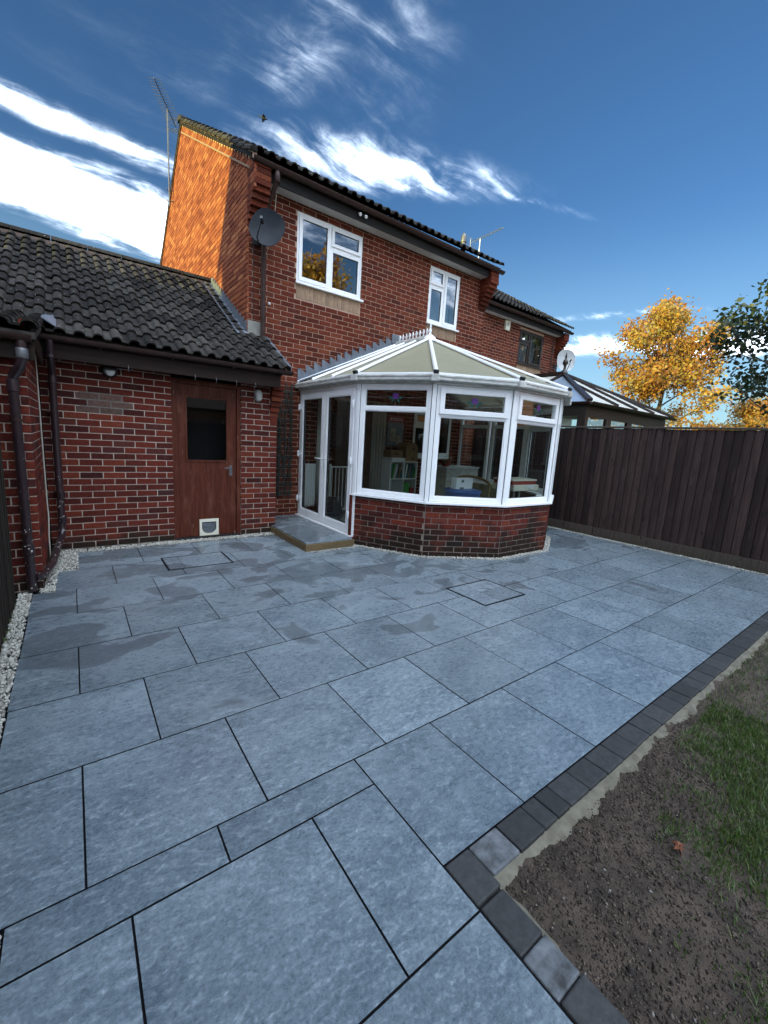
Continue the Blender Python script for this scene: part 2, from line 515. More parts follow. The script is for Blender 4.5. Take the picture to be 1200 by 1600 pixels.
def leaf_mat(name, stops, trans=0.35, rough=0.5):
    m, t, b, out = new_mat(name)
    a = t.node('ShaderNodeAttribute', attribute_name='rnd')
    c = t.ramp(a.outputs['Fac'], stops)
    t.set(b.inputs['Base Color'], c)
    b.inputs['Roughness'].default_value = rough
    tl = t.node('ShaderNodeBsdfTranslucent')
    t.l.new(c, tl.inputs[0])
    mx = t.node('ShaderNodeMixShader')
    mx.inputs[0].default_value = trans
    t.l.new(b.outputs[0], mx.inputs[1])
    t.l.new(tl.outputs[0], mx.inputs[2])
    t.l.new(mx.outputs[0], out.inputs[0])
    return m


M['leaf_gold'] = leaf_mat('golden_leaf', [(0, (0.26, 0.085, 0.02)), (0.3, (0.42, 0.19, 0.035)), (0.6, (0.52, 0.32, 0.06)), (0.85, (0.34, 0.29, 0.08)), (1, (0.16, 0.14, 0.05))], 0.45)
M['leaf_green'] = leaf_mat('dark_green_leaf', [(0, (0.018, 0.032, 0.012)), (0.6, (0.035, 0.055, 0.020)), (1, (0.075, 0.075, 0.03))], 0.2)
M['grass'] = leaf_mat('lawn_grass', [(0, (0.034, 0.072, 0.010)), (0.55, (0.062, 0.118, 0.018)), (0.82, (0.105, 0.15, 0.034)), (1, (0.17, 0.15, 0.07))], 0.3)
M['gravel'] = leaf_mat('pale_gravel', [(0, (0.22, 0.205, 0.175)), (0.4, (0.40, 0.38, 0.33)), (0.8, (0.56, 0.54, 0.48)), (1, (0.13, 0.12, 0.10))], 0.0, 0.8)
M['clod'] = leaf_mat('soil_clod', [(0, (0.016, 0.0115, 0.0088)), (0.6, (0.048, 0.034, 0.025)), (0.96, (0.115, 0.087, 0.064)), (0.985, (0.12, 0.10, 0.085)), (1, (0.27, 0.25, 0.23))], 0.0, 0.9)
M['soil'] = plain('bare_soil', (0.024, 0.0165, 0.012), (0.076, 0.055, 0.039), 0.95, 9, 0.9, 70)
M['ground'] = plain('rough_lawn', (0.045, 0.075, 0.02), (0.07, 0.085, 0.035), 0.95, 4, 0.6, 60)


# ------------------------------------------------------------------ object helpers
def finish(o, name, parent):
    if parent is not None:
        o.parent = parent
        if parent.type == 'EMPTY':
            o.matrix_parent_inverse = Matrix.Translation(-parent.location)
    COL.objects.link(o)
    return o


def tag(o, label, cat, group=None):
    o['label'] = label
    o['category'] = cat
    if group:
        o['group'] = group
    return o


def thing(name, label, cat, loc, group=None):
    o = bpy.data.objects.new(name, None)
    o.empty_display_size = 0.2
    o.location = loc
    COL.objects.link(o)
    return tag(o, label, cat, group)


class MB:
    """collects boxes, bars, tubes and sheets in world coordinates; build() links them as one mesh object"""

    def __init__(self):
        self.v, self.f, self.r = [], [], []

    def add(self, vs, fs, r=None):
        b = len(self.v)
        self.v += [tuple(x) for x in vs]
        self.f += [tuple(b + i for i in f) for f in fs]
        self.r += [random.random() if r is None else r] * len(vs)
        return self

    def frame(self, O, U, V, W, u, v, w):
        """box spanned by ranges u, v, w along the axes U, V, W from O"""
        O, U, V, W = Vector(O), Vector(U), Vector(V), Vector(W)
        vs = [O + U * a + V * b + W * c for a in u for b in v for c in w]
        fs = [(0, 1, 3, 2), (4, 6, 7, 5), (0, 4, 5, 1), (2, 3, 7, 6), (0, 2, 6, 4), (1, 5, 7, 3)]
        if U.cross(V).dot(W) < 0:
            fs = [f[::-1] for f in fs]
        return self.add(vs, fs)

    def box(self, x, y, z):
        return self.frame((0, 0, 0), (1, 0, 0), (0, 1, 0), (0, 0, 1), x, y, z)

    def quad(self, *p):
        return self.add(p, [tuple(range(len(p)))])

    def slab(self, pts, n, th):
        """flat polygon thickened by th along -n"""
        n = Vector(n).normalized()
        k = len(pts)
        a = [Vector(p) for p in pts]
        nn = (a[1] - a[0]).cross(a[2] - a[0])
        if nn.dot(n) < 0:
            a = a[::-1]
        b = [p - n * th for p in a]
        fs = [tuple(range(k)), tuple(range(2 * k - 1, k - 1, -1))] + [(i, k + i, k + (i + 1) % k, (i + 1) % k) for i in range(k)]
        return self.add(a + b, fs)

    def tube(self, pts, rad, seg=10, caps=True):
        pts = [Vector(p) for p in pts]
        n = len(pts)
        rads = rad if isinstance(rad, (list, tuple)) else [rad] * n
        vs, fs = [], []
        prev = None
        for i, p in enumerate(pts):
            d = (pts[min(i + 1, n - 1)] - pts[max(i - 1, 0)]).normalized()
            if prev is None:
                a = d.cross(Vector((0, 0, 1)))
                if a.length < 0.1:
                    a = d.cross(Vector((1, 0, 0)))
            else:
                a = prev - d * prev.dot(d)
            a.normalize()
            prev = a
            c = d.cross(a)
            for s in range(seg):
                th = 2 * math.pi * s / seg
                vs.append(p + (a * math.cos(th) + c * math.sin(th)) * rads[i])
        for i in range(n - 1):
            for s in range(seg):
                s2 = (s + 1) % seg
                fs.append((i * seg + s, i * seg + s2, (i + 1) * seg + s2, (i + 1) * seg + s))
        if caps:
            fs.append(tuple(range(seg))[::-1])
            fs.append(tuple((n - 1) * seg + s for s in range(seg)))
        return self.add(vs, fs)

    def lathe(self, c, prof, seg=16, ax=(0, 0, 1)):
        ax = Vector(ax).normalized()
        a = ax.orthogonal().normalized()
        b = ax.cross(a)
        c = Vector(c)
        vs, fs = [], []
        for (r, h) in prof:
            for s in range(seg):
                th = 2 * math.pi * s / seg
                vs.append(c + ax * h + (a * math.cos(th) + b * math.sin(th)) * r)
        for i in range(len(prof) - 1):
            for s in range(seg):
                s2 = (s + 1) % seg
                fs.append((i * seg + s, i * seg + s2, (i + 1) * seg + s2, (i + 1) * seg + s))
        fs.append(tuple(range(seg))[::-1])
        fs.append(tuple((len(prof) - 1) * seg + s for s in range(seg)))
        return self.add(vs, fs)

    def mesh(self, name, mat, smooth=False):
        me = bpy.data.meshes.new(name)
        me.from_pydata(self.v, [], self.f)
        at = me.attributes.new('rnd', 'FLOAT', 'POINT')
        at.data.foreach_set('value', self.r)
        me.materials.append(mat)
        if smooth:
            me.polygons.foreach_set('use_smooth', [True] * len(me.polygons))
            me.set_sharp_from_angle(angle=R(42))
        return me

    def build(self, name, mat, parent=None, smooth=False, bevel=0.0, kind=None, label=None):
        o = bpy.data.objects.new(name, self.mesh(name, mat, smooth))
        finish(o, name, parent)
        if bevel:
            m = o.modifiers.new('bevel', 'BEVEL')
            m.width = bevel
            m.segments = 2
            m.limit_method = 'ANGLE'
        if kind:
            o['kind'] = kind
        if label:
            o['label'] = label
        return o


def struct(o):
    o['kind'] = 'structure'
    return o


def scatter_mesh(name, mat, P, S, base_v, base_f, parent=None, kind='stuff', rot=None, rv=None):
    """numpy-joined copies of a small shape: P positions (n,3), S scales (n,3)"""
    n = len(P)
    bv = np.array(base_v, float)
    k = len(bv)
    V = bv[None] * S[:, None, :]
    if rot is None:
        A = RNG.normal(size=(n, 3, 3))
        Q = np.linalg.qr(A)[0]
    else:
        Q = rot
    V = np.einsum('nij,nkj->nki', Q, V) + P[:, None, :]
    bf = np.array(base_f)
    F = (bf[None] + (np.arange(n) * k)[:, None, None]).reshape(-1, bf.shape[1])
    me = bpy.data.meshes.new(name)
    me.vertices.add(n * k)
    me.vertices.foreach_set('co', V.reshape(-1))
    me.loops.add(F.size)
    me.loops.foreach_set('vertex_index', F.reshape(-1).astype(np.int32))
    me.polygons.add(len(F))
    me.polygons.foreach_set('loop_start', (np.arange(len(F)) * bf.shape[1]).astype(np.int32))
    me.update(calc_edges=True)
    at = me.attributes.new('rnd', 'FLOAT', 'POINT')
    if rv is None:
        rv = RNG.random(n)
    at.data.foreach_set('value', np.repeat(rv, k))
    me.materials.append(mat)
    o = bpy.data.objects.new(name, me)
    finish(o, name, parent)
    if kind:
        o['kind'] = kind
    return o


ICO_V = [(0, -0.5257, 0.8507), (0.8507, 0, 0.5257), (0.8507, 0, -0.5257), (-0.8507, 0, -0.5257), (-0.8507, 0, 0.5257), (-0.5257, 0.8507, 0),
         (0.5257, 0.8507, 0), (0.5257, -0.8507, 0), (-0.5257, -0.8507, 0), (0, -0.5257, -0.8507), (0, 0.5257, -0.8507), (0, 0.5257, 0.8507)]
ICO_F = [(1, 2, 6), (1, 7, 2), (3, 4, 5), (4, 3, 8), (6, 5, 11), (5, 6, 10), (9, 10, 2), (10, 9, 3), (7, 8, 9), (8, 7, 0), (11, 0, 1), (0, 11, 4),
         (6, 2, 10), (1, 6, 11), (3, 5, 10), (5, 4, 11), (2, 7, 9), (7, 1, 0), (3, 9, 8), (4, 8, 0)]


# ------------------------------------------------------------------ brickwork
BL, BH, JT = 0.215, 0.065, 0.010
PROUD = 0.006


def brick_geo(jit):
    """brick face looking along +y, centred, with chamfered front edges; unit stretcher"""
    rg = random.Random(jit)
    a, h, e = BL / 2, BH / 2, 0.004
    j = lambda s=0.0016: rg.uniform(-s, s)
    vs = [(-a + j(), -0.022, -h), (a + j(), -0.022, -h), (a + j(), -0.022, h), (-a + j(), -0.022, h)]
    vs += [(-a + j(), PROUD - e, -h + j()), (a + j(), PROUD - e, -h + j()), (a + j(), PROUD - e, h + j()), (-a + j(), PROUD - e, h + j())]
    k = rg.uniform(-0.002, 0.0015)
    vs += [(-a + e + j(), PROUD + k + j(.001), -h + e + j()), (a - e + j(), PROUD + k + j(.001), -h + e + j()), (a - e + j(), PROUD + k + j(.001), h - e + j()), (-a + e + j(), PROUD + k + j(.001), h - e + j())]
    fs = [(8, 11, 10, 9), (4, 8, 9, 5), (5, 9, 10, 6), (6, 10, 11, 7), (7, 11, 8, 4), (0, 4, 5, 1), (1, 5, 6, 2), (2, 6, 7, 3), (3, 7, 4, 0)]
    return vs, fs


BRICKS = [brick_geo(100 + i) for i in range(7)]


class Brickwork:
    def __init__(self):
        self.items = []

    def wall(self, O, U, N, u0, u1, z0, z1, openings=(), off=0.0, top=None, zbase=0.0, gap_ends=(0.0, 0.0)):
        O, U, N = Vector(O), Vector(U).normalized(), Vector(N).normalized()
        c = int(math.floor((z0 - zbase) / (BH + JT)))
        while True:
            za = zbase + c * (BH + JT) + JT
            zb = za + BH
            if za > z1 - 0.02:
                break
            if za >= z0 - 0.03:
                zm = (za + zb) / 2
                spans = [(u0, u1)]
                if top is not None:
                    spans = top(zb, u0, u1)
                for (ua, ub, oa, ob) in openings:
                    if zb > oa + 0.012 and za < ob - 0.012:
                        ns = []
                        for (s, e) in spans:
                            if ub <= s or ua >= e:
                                ns.append((s, e))
                            else:
                                if ua > s:
                                    ns.append((s, ua))
                                if ub < e:
                                    ns.append((ub, e))
                        spans = ns
                pitch = BL + JT
                start = off + (pitch / 2 if c % 2 else 0.0)
                for (s, e) in spans:
                    k = math.floor((s - start) / pitch)
                    x = start + k * pitch
                    while x < e:
                        a, b = max(x, s), min(x + BL, e)
                        if b - a > 0.028:
                            hh = min(zb, z1) - za
                            self.items.append((O + U * ((a + b) / 2) + Vector((0, 0, za + hh / 2)), U, N, b - a, hh))
                        x += pitch
            c += 1

    def emit(self, parent, mat, limit=300, seed=1):
        rg = random.Random(seed)
        scored = []
        for it in self.items:
            p = project(it[0])
            sc = 0
            if p and -20 < p[0] < 1220 and -20 < p[1] < 1620:
                view = (Vector((0, 0, EYE)) - it[0])
                d = view.length
                sc = max(0.0, it[2].dot(view) / d) * it[3] * it[4] / (d * d)
                if sc * FPX * FPX < 25:
                    sc = 0
            scored.append(sc)
        order = sorted(range(len(self.items)), key=lambda i: -scored[i])
        single = [i for i in order[:limit] if scored[i] > 0]
        ss = set(single)
        meshes = []
        for i, (vs, fs) in enumerate(BRICKS):
            b = MB()
            b.add(vs, fs, 0.0)
            meshes.append(b.mesh('brick', mat))
        for i in single:
            P, U, N, L, h = self.items[i]
            o = bpy.data.objects.new('brick', rg.choice(meshes))
            o.parent = parent
            o.matrix_parent_inverse = Matrix.Translation(-parent.location)
            U = N.cross(Vector((0, 0, 1)))
            o.matrix_basis = Matrix(((U.x * L / BL, N.x, 0, P.x), (U.y * L / BL, N.y, 0, P.y), (0, 0, h / BH, P.z), (0, 0, 0, 1)))
            COL.objects.link(o)
        rest = MB()
        for i in range(len(self.items)):
            if i in ss:
                continue
            P, U, N, L, h = self.items[i]
            vs, fs = rg.choice(BRICKS)
            U = N.cross(Vector((0, 0, 1)))
            nv = [P + U * (x * L / BL) + N * y + Vector((0, 0, z * h / BH)) for x, y, z in vs]
            rest.add(nv, fs)
        if rest.v:
            rest.build('brickwork', mat, parent, kind='stuff')


# ------------------------------------------------------------------ roof tiles
def tile_shape(cw, ln, rolls=2, seg=6, rollh=0.046, th=0.016):
    """double roll interlocking tile: x across, y up the slope, z out of the roof"""
    prof = []
    w = cw / rolls
    for r in range(rolls):
        x0 = r * w
        prof.append((x0, 0.0))
        prof.append((x0 + w * 0.30, -0.002))
        for i in range(seg + 1):
            a = math.pi * i / seg
            prof.append((x0 + w * 0.36 + w * 0.30 * (1 - math.cos(a)), rollh * math.sin(a) ** 0.8 if 0 < i < seg else 0.004))
    prof.append((cw + 0.006, 0.0))
    n = len(prof)
    vs, fs = [], []
    for (y, lift) in ((0.0, 0.032), (ln, 0.0)):
        for (x, z) in prof:
            vs.append((x, y, z + lift))
    for (x, z) in prof:
        vs.append((x, 0.0, z + 0.032 - th))
    for i in range(n - 1):
        fs.append((i, i + 1, n + i + 1, n + i))
        fs.append((2 * n + i, 2 * n + i + 1, i + 1, i))
    return vs, fs


def tile_roof(parent, O, U, S, cols, rows, cw, gauge, keep=None, single=True, mat=None, rolls=2, limit=300):
    """tiles from O along U, up the slope S; single tiles are objects, otherwise one joined part"""
    O, U, S = Vector(O), Vector(U).normalized(), Vector(S).normalized()
    N = U.cross(S).normalized()
    ln = gauge + 0.075
    vs, fs = tile_shape(cw, ln, rolls)
    mat = mat or M['tile']
    tilt = math.atan2(0.0, ln)
    meshes = []
    for k in range(4):
        rg = random.Random(k)
        b = MB()
        b.add([(x + rg.uniform(-.002, .002), y, z + rg.uniform(-.0015, .0015)) for x, y, z in vs], fs, 0.0)
        meshes.append(b.mesh('roof_tile', mat, True))
    rest = MB()
    cand = []
    for r in range(rows):
        for c in range(cols):
            P = O + U * (c * cw + random.uniform(-.003, .003)) + S * (r * gauge + random.uniform(-.006, .006)) + N * random.uniform(0, 0.005)
            if keep and not keep(P + U * cw / 2 + S * gauge / 2):
                continue
            p = project(P + U * cw / 2 + S * gauge / 2)
            ok = p and -40 < p[0] < 1240 and -40 < p[1] < 1640
            cand.append((p[2] if ok else 1e9, P))
    cand.sort(key=lambda c: c[0])
    for i, (d, P) in enumerate(cand):
        if single and d < 1e8 and i < limit:
            o = bpy.data.objects.new('roof_tile', random.choice(meshes))
            o.parent = parent
            if parent.type == 'EMPTY':
                o.matrix_parent_inverse = Matrix.Translation(-parent.location)
            a = random.uniform(-0.012, 0.012)
            U2 = (U + S * a).normalized()
            S2 = (S - U * a).normalized()
            o.matrix_basis = Matrix(((U2.x, S2.x, N.x, P.x), (U2.y, S2.y, N.y, P.y), (U2.z, S2.z, N.z, P.z), (0, 0, 0, 1)))
            COL.objects.link(o)
        else:
            rest.add([P + U * x + S * y + N * z for x, y, z in vs], fs)
    if rest.v:
        rest.build('tiling', mat, parent, True, kind='stuff')


def gutter(mb, A, B, rad=0.055, out=(0, -1, 0), seg=8):
    """open half-round gutter from A to B, with thickness"""
    A, B, out = Vector(A), Vector(B), Vector(out)
    Z = Vector((0, 0, 1))
    vs, fs = [], []
    for P in (A, B):
        for r in (rad, rad - 0.006):
            for i in range(seg + 1):
                a = math.pi * i / seg
                vs.append(P + out * (-math.cos(a) * r) - Z * (math.sin(a) * r))
    k = seg + 1
    for i in range(seg):
        fs.append((i, i + 1, 2 * k + i + 1, 2 * k + i))
        fs.append((k + i + 1, k + i, 3 * k + i, 3 * k + i + 1))
        fs.append((i + 1, i, k + i, k + i + 1))
        fs.append((2 * k + i, 2 * k + i + 1, 3 * k + i + 1, 3 * k + i))
    fs.append((0, 2 * k, 3 * k, k))
    fs.append((seg, k + seg, 3 * k + seg, 2 * k + seg))
    return mb.add(vs, fs)


def rect_frame(mb, O, U, N, u0, u1, z0, z1, w, d0, d1, wt=None, wb=None):
    """four bars round an opening; U along, N outward; depth from d0 to d1"""
    Z = (0, 0, 1)
    wt = w if wt is None else wt
    wb = w if wb is None else wb
    mb.frame(O, U, N, Z, (u0, u0 + w), (d0, d1), (z0, z1))
    mb.frame(O, U, N, Z, (u1 - w, u1), (d0, d1), (z0, z1))
    mb.frame(O, U, N, Z, (u0 + w, u1 - w), (d0, d1 - 0.0015), (z0, z0 + wb))
    mb.frame(O, U, N, Z, (u0 + w, u1 - w), (d0, d1 - 0.0015), (z1 - wt, z1))
    return mb


def pane(parent, O, U, N, u0, u1, z0, z1, d, mat, name='pane'):
    return MB().frame(O, U, N, (0, 0, 1), (u0, u1), (d - 0.004, d + 0.004), (z0, z1)).build(name, mat, parent)


X, Y, Z = Vector((1, 0, 0)), Vector((0, 1, 0)), Vector((0, 0, 1))
REAR = -Y
#PART2

# ================================================================== GROUND
g = MB()
g.quad((-600, -600, -0.10), (600, -600, -0.10), (600, 600, -0.10), (-600, 600, -0.10))
struct(g.build('ground', M['ground']))
b = MB()
b.box((-0.345, 7.37), (1.41, 4.44), (-0.09, -0.0050))
b.box((-0.19, 7.37), (4.44, 5.04), (-0.09, -0.0050))
b.box((-0.02, 7.37), (5.04, 5.70), (-0.09, -0.0050))
b.box((6.9, 7.37), (5.64, 6.59), (-0.09, -0.0050))
b.box((-0.24, 7.37), (0.985, 1.41), (-0.09, -0.0050))
b.box((-0.24, 0.985), (-2.6, 0.985), (-0.09, -0.0050))
b.box((0.985, 7.37), (0.81, 0.985), (-0.09, -0.006))
b.box((-0.42, 7.45), (0.70, 6.6), (-0.10, -0.012))
struct(b.build('slab_bed', M['joint']))

# ------------------------------------------------------------------ paving
patio = thing('patio', 'blue grey porcelain slab patio laid between the house and the garden', 'patio', (3, 3, 0))
patio['kind'] = 'structure'
FACET = [(3.09, 4.80), (3.615, 3.89), (4.52, 3.366), (5.57, 3.366), (6.475, 3.89), (7.0, 4.80)]


def inside_bay(x, y, grow=0.0):
    poly = [(3.09 - grow, 6.7)] + [(px + (px - 5.045) * grow / 2, py - grow * 0.5) for px, py in FACET] + [(7.0 + grow, 6.7)]
    c = False
    for i in range(len(poly)):
        x1, y1 = poly[i]
        x2, y2 = poly[i - 1]
        if (y1 > y) != (y2 > y) and x < (x2 - x1) * (y - y1) / (y2 - y1) + x1:
            c = not c
    return c


def paving(x0, x1, y0, y1):
    g2 = 0.0018
    cx, cy = (x0 + x1) / 2, (y0 + y1) / 2
    corners = [(x0, y0), (x1, y0), (x1, y1), (x0, y1), (cx, cy)]
    if all(inside_bay(*c) for c in corners) or (x1 - x0) < 0.03:
        return
    dz = random.uniform(-0.0008, 0.0008)
    a, c = (x1 - x0) / 2 - g2, (y1 - y0) / 2 - g2
    e = 0.0018
    m = MB()
    vs = [(-a, -c, -0.02), (a, -c, -0.02), (a, c, -0.02), (-a, c, -0.02), (-a, -c, -e), (a, -c, -e), (a, c, -e), (-a, c, -e),
          (-a + e, -c + e, 0), (a - e, -c + e, 0), (a - e, c - e, 0), (-a + e, c - e, 0)]
    fs = [(8, 9, 10, 11), (4, 5, 9, 8), (5, 6, 10, 9), (6, 7, 11, 10), (7, 4, 8, 11), (0, 1, 5, 4), (1, 2, 6, 5), (2, 3, 7, 6), (3, 0, 4, 7)]
    m.add(vs, fs, 0.0)
    o = m.build('paving_slab', M['paving'], patio)
    o.data.materials.append(M['joint'])
    for f in o.data.polygons[1:]:
        f.material_index = 1
    o.matrix_basis = Matrix.Translation((cx, cy, dz)) @ Matrix.Rotation(random.uniform(-.0006, .0006), 4, 'X')


PITCHX = 0.6045
rowsY = [1.406, 2.011, 2.617, 3.221, 3.827, 4.437, 5.04, 5.70]
for i in range(len(rowsY) - 1):
    y0, y1 = rowsY[i], rowsY[i + 1]
    left = -0.345 if y1 < 4.5 else (-0.19 if y1 < 5.1 else -0.02)
    st = (-0.042 if i % 2 == 0 else 0.264) - PITCHX
    x = st
    while x < 7.37:
        a, b2 = max(x, left), min(x + PITCHX, 7.37)
        if b2 - a > 0.03:
            paving(a, b2, y0, y1)
        x += PITCHX
# passage beside the bay
for y0, y1 in ((5.70, 6.12), (6.12, 6.59)):
    paving(6.9, 7.37, y0, y1)
# rows by the edging
xs = [0.977, 1.460, 2.068, 2.672, 3.282, 3.888, 4.496, 5.10, 5.705, 6.31, 6.915, 7.37]
for a, b2 in zip(xs[:-1], xs[1:]):
    paving(a, b2, 0.812, 1.406)
for a, b2 in ((-0.24, 0.363), (0.363, 0.977)):
    paving(a, b2, 1.239, 1.406)
for a, b2 in ((-0.24, 0.068), (0.068, 0.676), (0.676, 0.977)):
    paving(a, b2, 0.6435, 1.239)
for k in range(3):
    y1 = 0.6435 - 0.605 * k
    for a, b2 in ((-0.24, 0.37), (0.37, 0.977)):
        paving(a, b2, y1 - 0.605, y1)


# ------------------------------------------------------------------ inspection covers (stand 3 mm proud)
def cover(name, label, x0, x1, y0, y1, jx, jy):
    t = thing(name, label, 'manhole cover', ((x0 + x1) / 2, (y0 + y1) / 2, 0), 'recessed inspection covers in the patio')
    m = MB()
    w = 0.015
    m.box((x0, x1), (y0, y0 + w), (-0.02, 0.0042))
    m.box((x0, x1), (y1 - w, y1), (-0.02, 0.0042))
    m.box((x0, x0 + w), (y0 + w, y1 - w), (-0.02, 0.0040))
    m.box((x1 - w, x1), (y0 + w, y1 - w), (-0.02, 0.0040))
    m.box((x0 + w, x1 - w), (y0 + w, y1 - w), (-0.02, 0.0012))
    m.build('tray_rim', M['joint'], t)
    cx = [x0 + w + 0.003] + jx + [x1 - w - 0.003]
    cy = [y0 + w + 0.003] + jy + [y1 - w - 0.003]
    for i in range(len(cx) - 1):
        for j in range(len(cy) - 1):
            g2 = 0.0022
            MB().box((cx[i] + g2, cx[i + 1] - g2), (cy[j] + g2, cy[j + 1] - g2), (-0.015, 0.0040)).build('paving_inset', M['paving'], t)
    return t


cover('inspection_cover', 'slab topped inspection cover with a black rim in front of the glazed bay', 3.03, 3.66, 2.335, 2.86, [3.28], [2.617])
c2 = cover('inspection_cover', 'slab topped inspection cover with a black rim near the brown door', 0.73, 1.405, 4.63, 5.12, [0.90], [])

# ------------------------------------------------------------------ block edging
edging = thing('block_edging', 'charcoal block edging stepping round the corner between slabs and bare soil', 'edging', (1.0, 0.75, 0))


def edge_block(x0, x1, y0, y1, mat, label=None, dz=0.0):
    m = MB()
    g2 = 0.0022
    dz += random.uniform(-0.002, 0.002)
    m.box((x0 + g2, x1 - g2), (y0 + g2, y1 - g2), (-0.08, 0.002 + dz))
    o = m.build('edging_block', mat, edging, bevel=0.006, label=label)
    return o


xe, k = 1.105, 0
widths = [0.158, 0.162, 0.093, 0.098, 0.16, 0.165]
edge_block(0.980, 1.105, 0.655, 0.8125, M['block'])
while xe < 7.40:
    w = widths[k] if k < len(widths) else random.choice((0.16, 0.163, 0.165, 0.125))
    edge_block(xe, min(xe + w, 7.44), 0.690 + random.uniform(-.003, .003), 0.8125, M['block_pale'] if k == 0 else M['block'], 'block with a pale cement smear' if k == 0 else None)
    xe += w
    k += 1
ye, k = 0.650, 0
for w in (0.160, 0.120, 0.155, 0.160, 0.12, 0.16, 0.16, 0.16, 0.12, 0.16, 0.16, 0.16, 0.16, 0.16, 0.16):
    edge_block(0.981, 1.102 + random.uniform(-.003, .003), ye - w, ye, M['block_pale'] if k in (1,) else M['block'], 'paler grey block' if k == 1 else None)
    ye -= w
    k += 1


# ------------------------------------------------------------------ soil bed, haunching, clods, grass
def fbm(x, y, s, o=4):
    return noise.fractal(Vector((x * s, y * s, 3.7)), 1.0, 2.0, o)


def soil_z(x, y):
    z = -0.032 + 0.016 * fbm(x, y, 1.7, 2) + 0.013 * fbm(x + 5, y, 7, 3) + 0.010 * abs(fbm(x, y + 9, 24, 3))
    return min(z, -0.004)


nx, ny = 420, 260
x0, x1, y0, y1 = 1.06, 7.5, -2.6, 0.72
vs, fs = [], []
for j in range(ny + 1):
    v = 1 - (1 - j / ny) ** 1.8
    y = y0 + (y1 - y0) * v
    for i in range(nx + 1):
        x = x0 + (x1 - x0) * (i / nx) ** 1.5
        vs.append((x, y, soil_z(x, y)))
for j in range(ny):
    for i in range(nx):
        a = j * (nx + 1) + i
        fs.append((a, a + 1, a + nx + 2, a + nx + 1))
struct(MB().add(vs, fs, 0.5).build('soil_bed', M['soil'], None, True))

# cement haunch against the blocks
vs, fs = [], []
n = 260
for i in range(n + 1):
    x = 1.09 + (7.42 - 1.09) * i / n
    wid = 0.036 + 0.022 * fbm(x, 1.0, 6) + 0.012 * fbm(x, 4.0, 25)
    for k, (f, zz) in enumerate(((0, -0.014), (0.35, -0.016), (0.7, -0.022), (1.0, -0.045))):
        vs.append((x, 0.70 - wid * f * 1.5, zz + 0.006 * fbm(x * 3, f * 4, 9)))
for i in range(n):
    for k in range(3):
        a = i * 4 + k
        fs.append((a, a + 1, a + 5, a + 4))
n0 = len(vs)
n = 80
for i in range(n + 1):
    y = 0.70 - 2.2 * i / n
    wid = (0.035 + 0.02 * fbm(y, 7.0, 6)) * (1.0 if y > 0.45 else 0.35)
    for k, (f, zz) in enumerate(((0, -0.013), (0.5, -0.018), (1.0, -0.045))):
        vs.append((1.095 + max(wid, 0.004) * f * 1.3, y, zz + 0.005 * fbm(y * 3, f * 4, 9)))
for i in range(n):
    for k in range(2):
        a = n0 + i * 3 + k
        fs.append((a, a + 3, a + 4, a + 1))
struct(MB().add(vs, fs, 0.5).build('cement_haunching', M['haunch'], None, True))


def grassy(x, y):
    v = 0.55 * fbm(x, y, 3.2) + 0.35 * fbm(x + 3, y + 8, 11)
    edge = 1.56 + 1.05 * max(0, y - 0.25) * 2.2
    s = (x - edge) * 1.9 + (0.50 - y) * 0.25
    if y > 0.60:
        s -= 1.2
    if y < 0.26 and x < 1.62:
        s = max(s, (0.26 - y) * 5 - 0.62 + (0.10 if x < 1.35 else 0))
    return s + v


def sample(n, xr, yr):
    return np.column_stack((RNG.uniform(*xr, n), RNG.uniform(*yr, n)))


# blades
pts = []
cand = sample(80000, (1.12, 3.2), (-0.35, 0.66))
for x, y in cand:
    if RNG.random() < min(1, max(0, grassy(x, y) - 0.06) * 0.85) * (0.45 + 0.55 * (fbm(x, y, 18, 2) > -0.1)):
        pts.append((x, y))
cand = sample(30000, (3.2, 7.4), (-0.9, 0.66))
for x, y in cand:
    if RNG.random() < min(1, max(0, grassy(x, y))) * 0.8:
        pts.append((x, y))
cand = sample(22000, (1.12, 7.4), (-2.5, -0.35))
pts += [(x, y) for x, y in cand if RNG.random() < 0.7]
pts = np.array(pts)
n = len(pts)
P = np.column_stack((pts, [soil_z(x, y) - 0.004 for x, y in pts]))
ang = RNG.uniform(0, 2 * np.pi, n)
lean = RNG.normal(0.0, 0.75, n)
ca, sa, cl, sl = np.cos(ang), np.sin(ang), np.cos(lean), np.sin(lean)
ROT = np.zeros((n, 3, 3))
ROT[:, 0, 0], ROT[:, 0, 1], ROT[:, 0, 2] = ca, -sa * cl, sa * sl
ROT[:, 1, 0], ROT[:, 1, 1], ROT[:, 1, 2] = sa, ca * cl, -ca * sl
ROT[:, 2, 1], ROT[:, 2, 2] = sl, cl
hgt = RNG.uniform(0.014, 0.046, n)
SS = np.column_stack((RNG.uniform(0.7, 1.3, n), hgt / 0.04, hgt / 0.04))
blade_v = [(-0.0016, 0, 0), (0.0016, 0, 0), (0.0013, 0.004, 0.022), (-0.0013, 0.004, 0.022), (0.0002, 0.013, 0.04), (-0.0002, 0.013, 0.04)]
scatter_mesh('lawn_grass', M['grass'], P, SS, blade_v, [(0, 1, 2, 3), (3, 2, 4, 5)], rot=ROT)

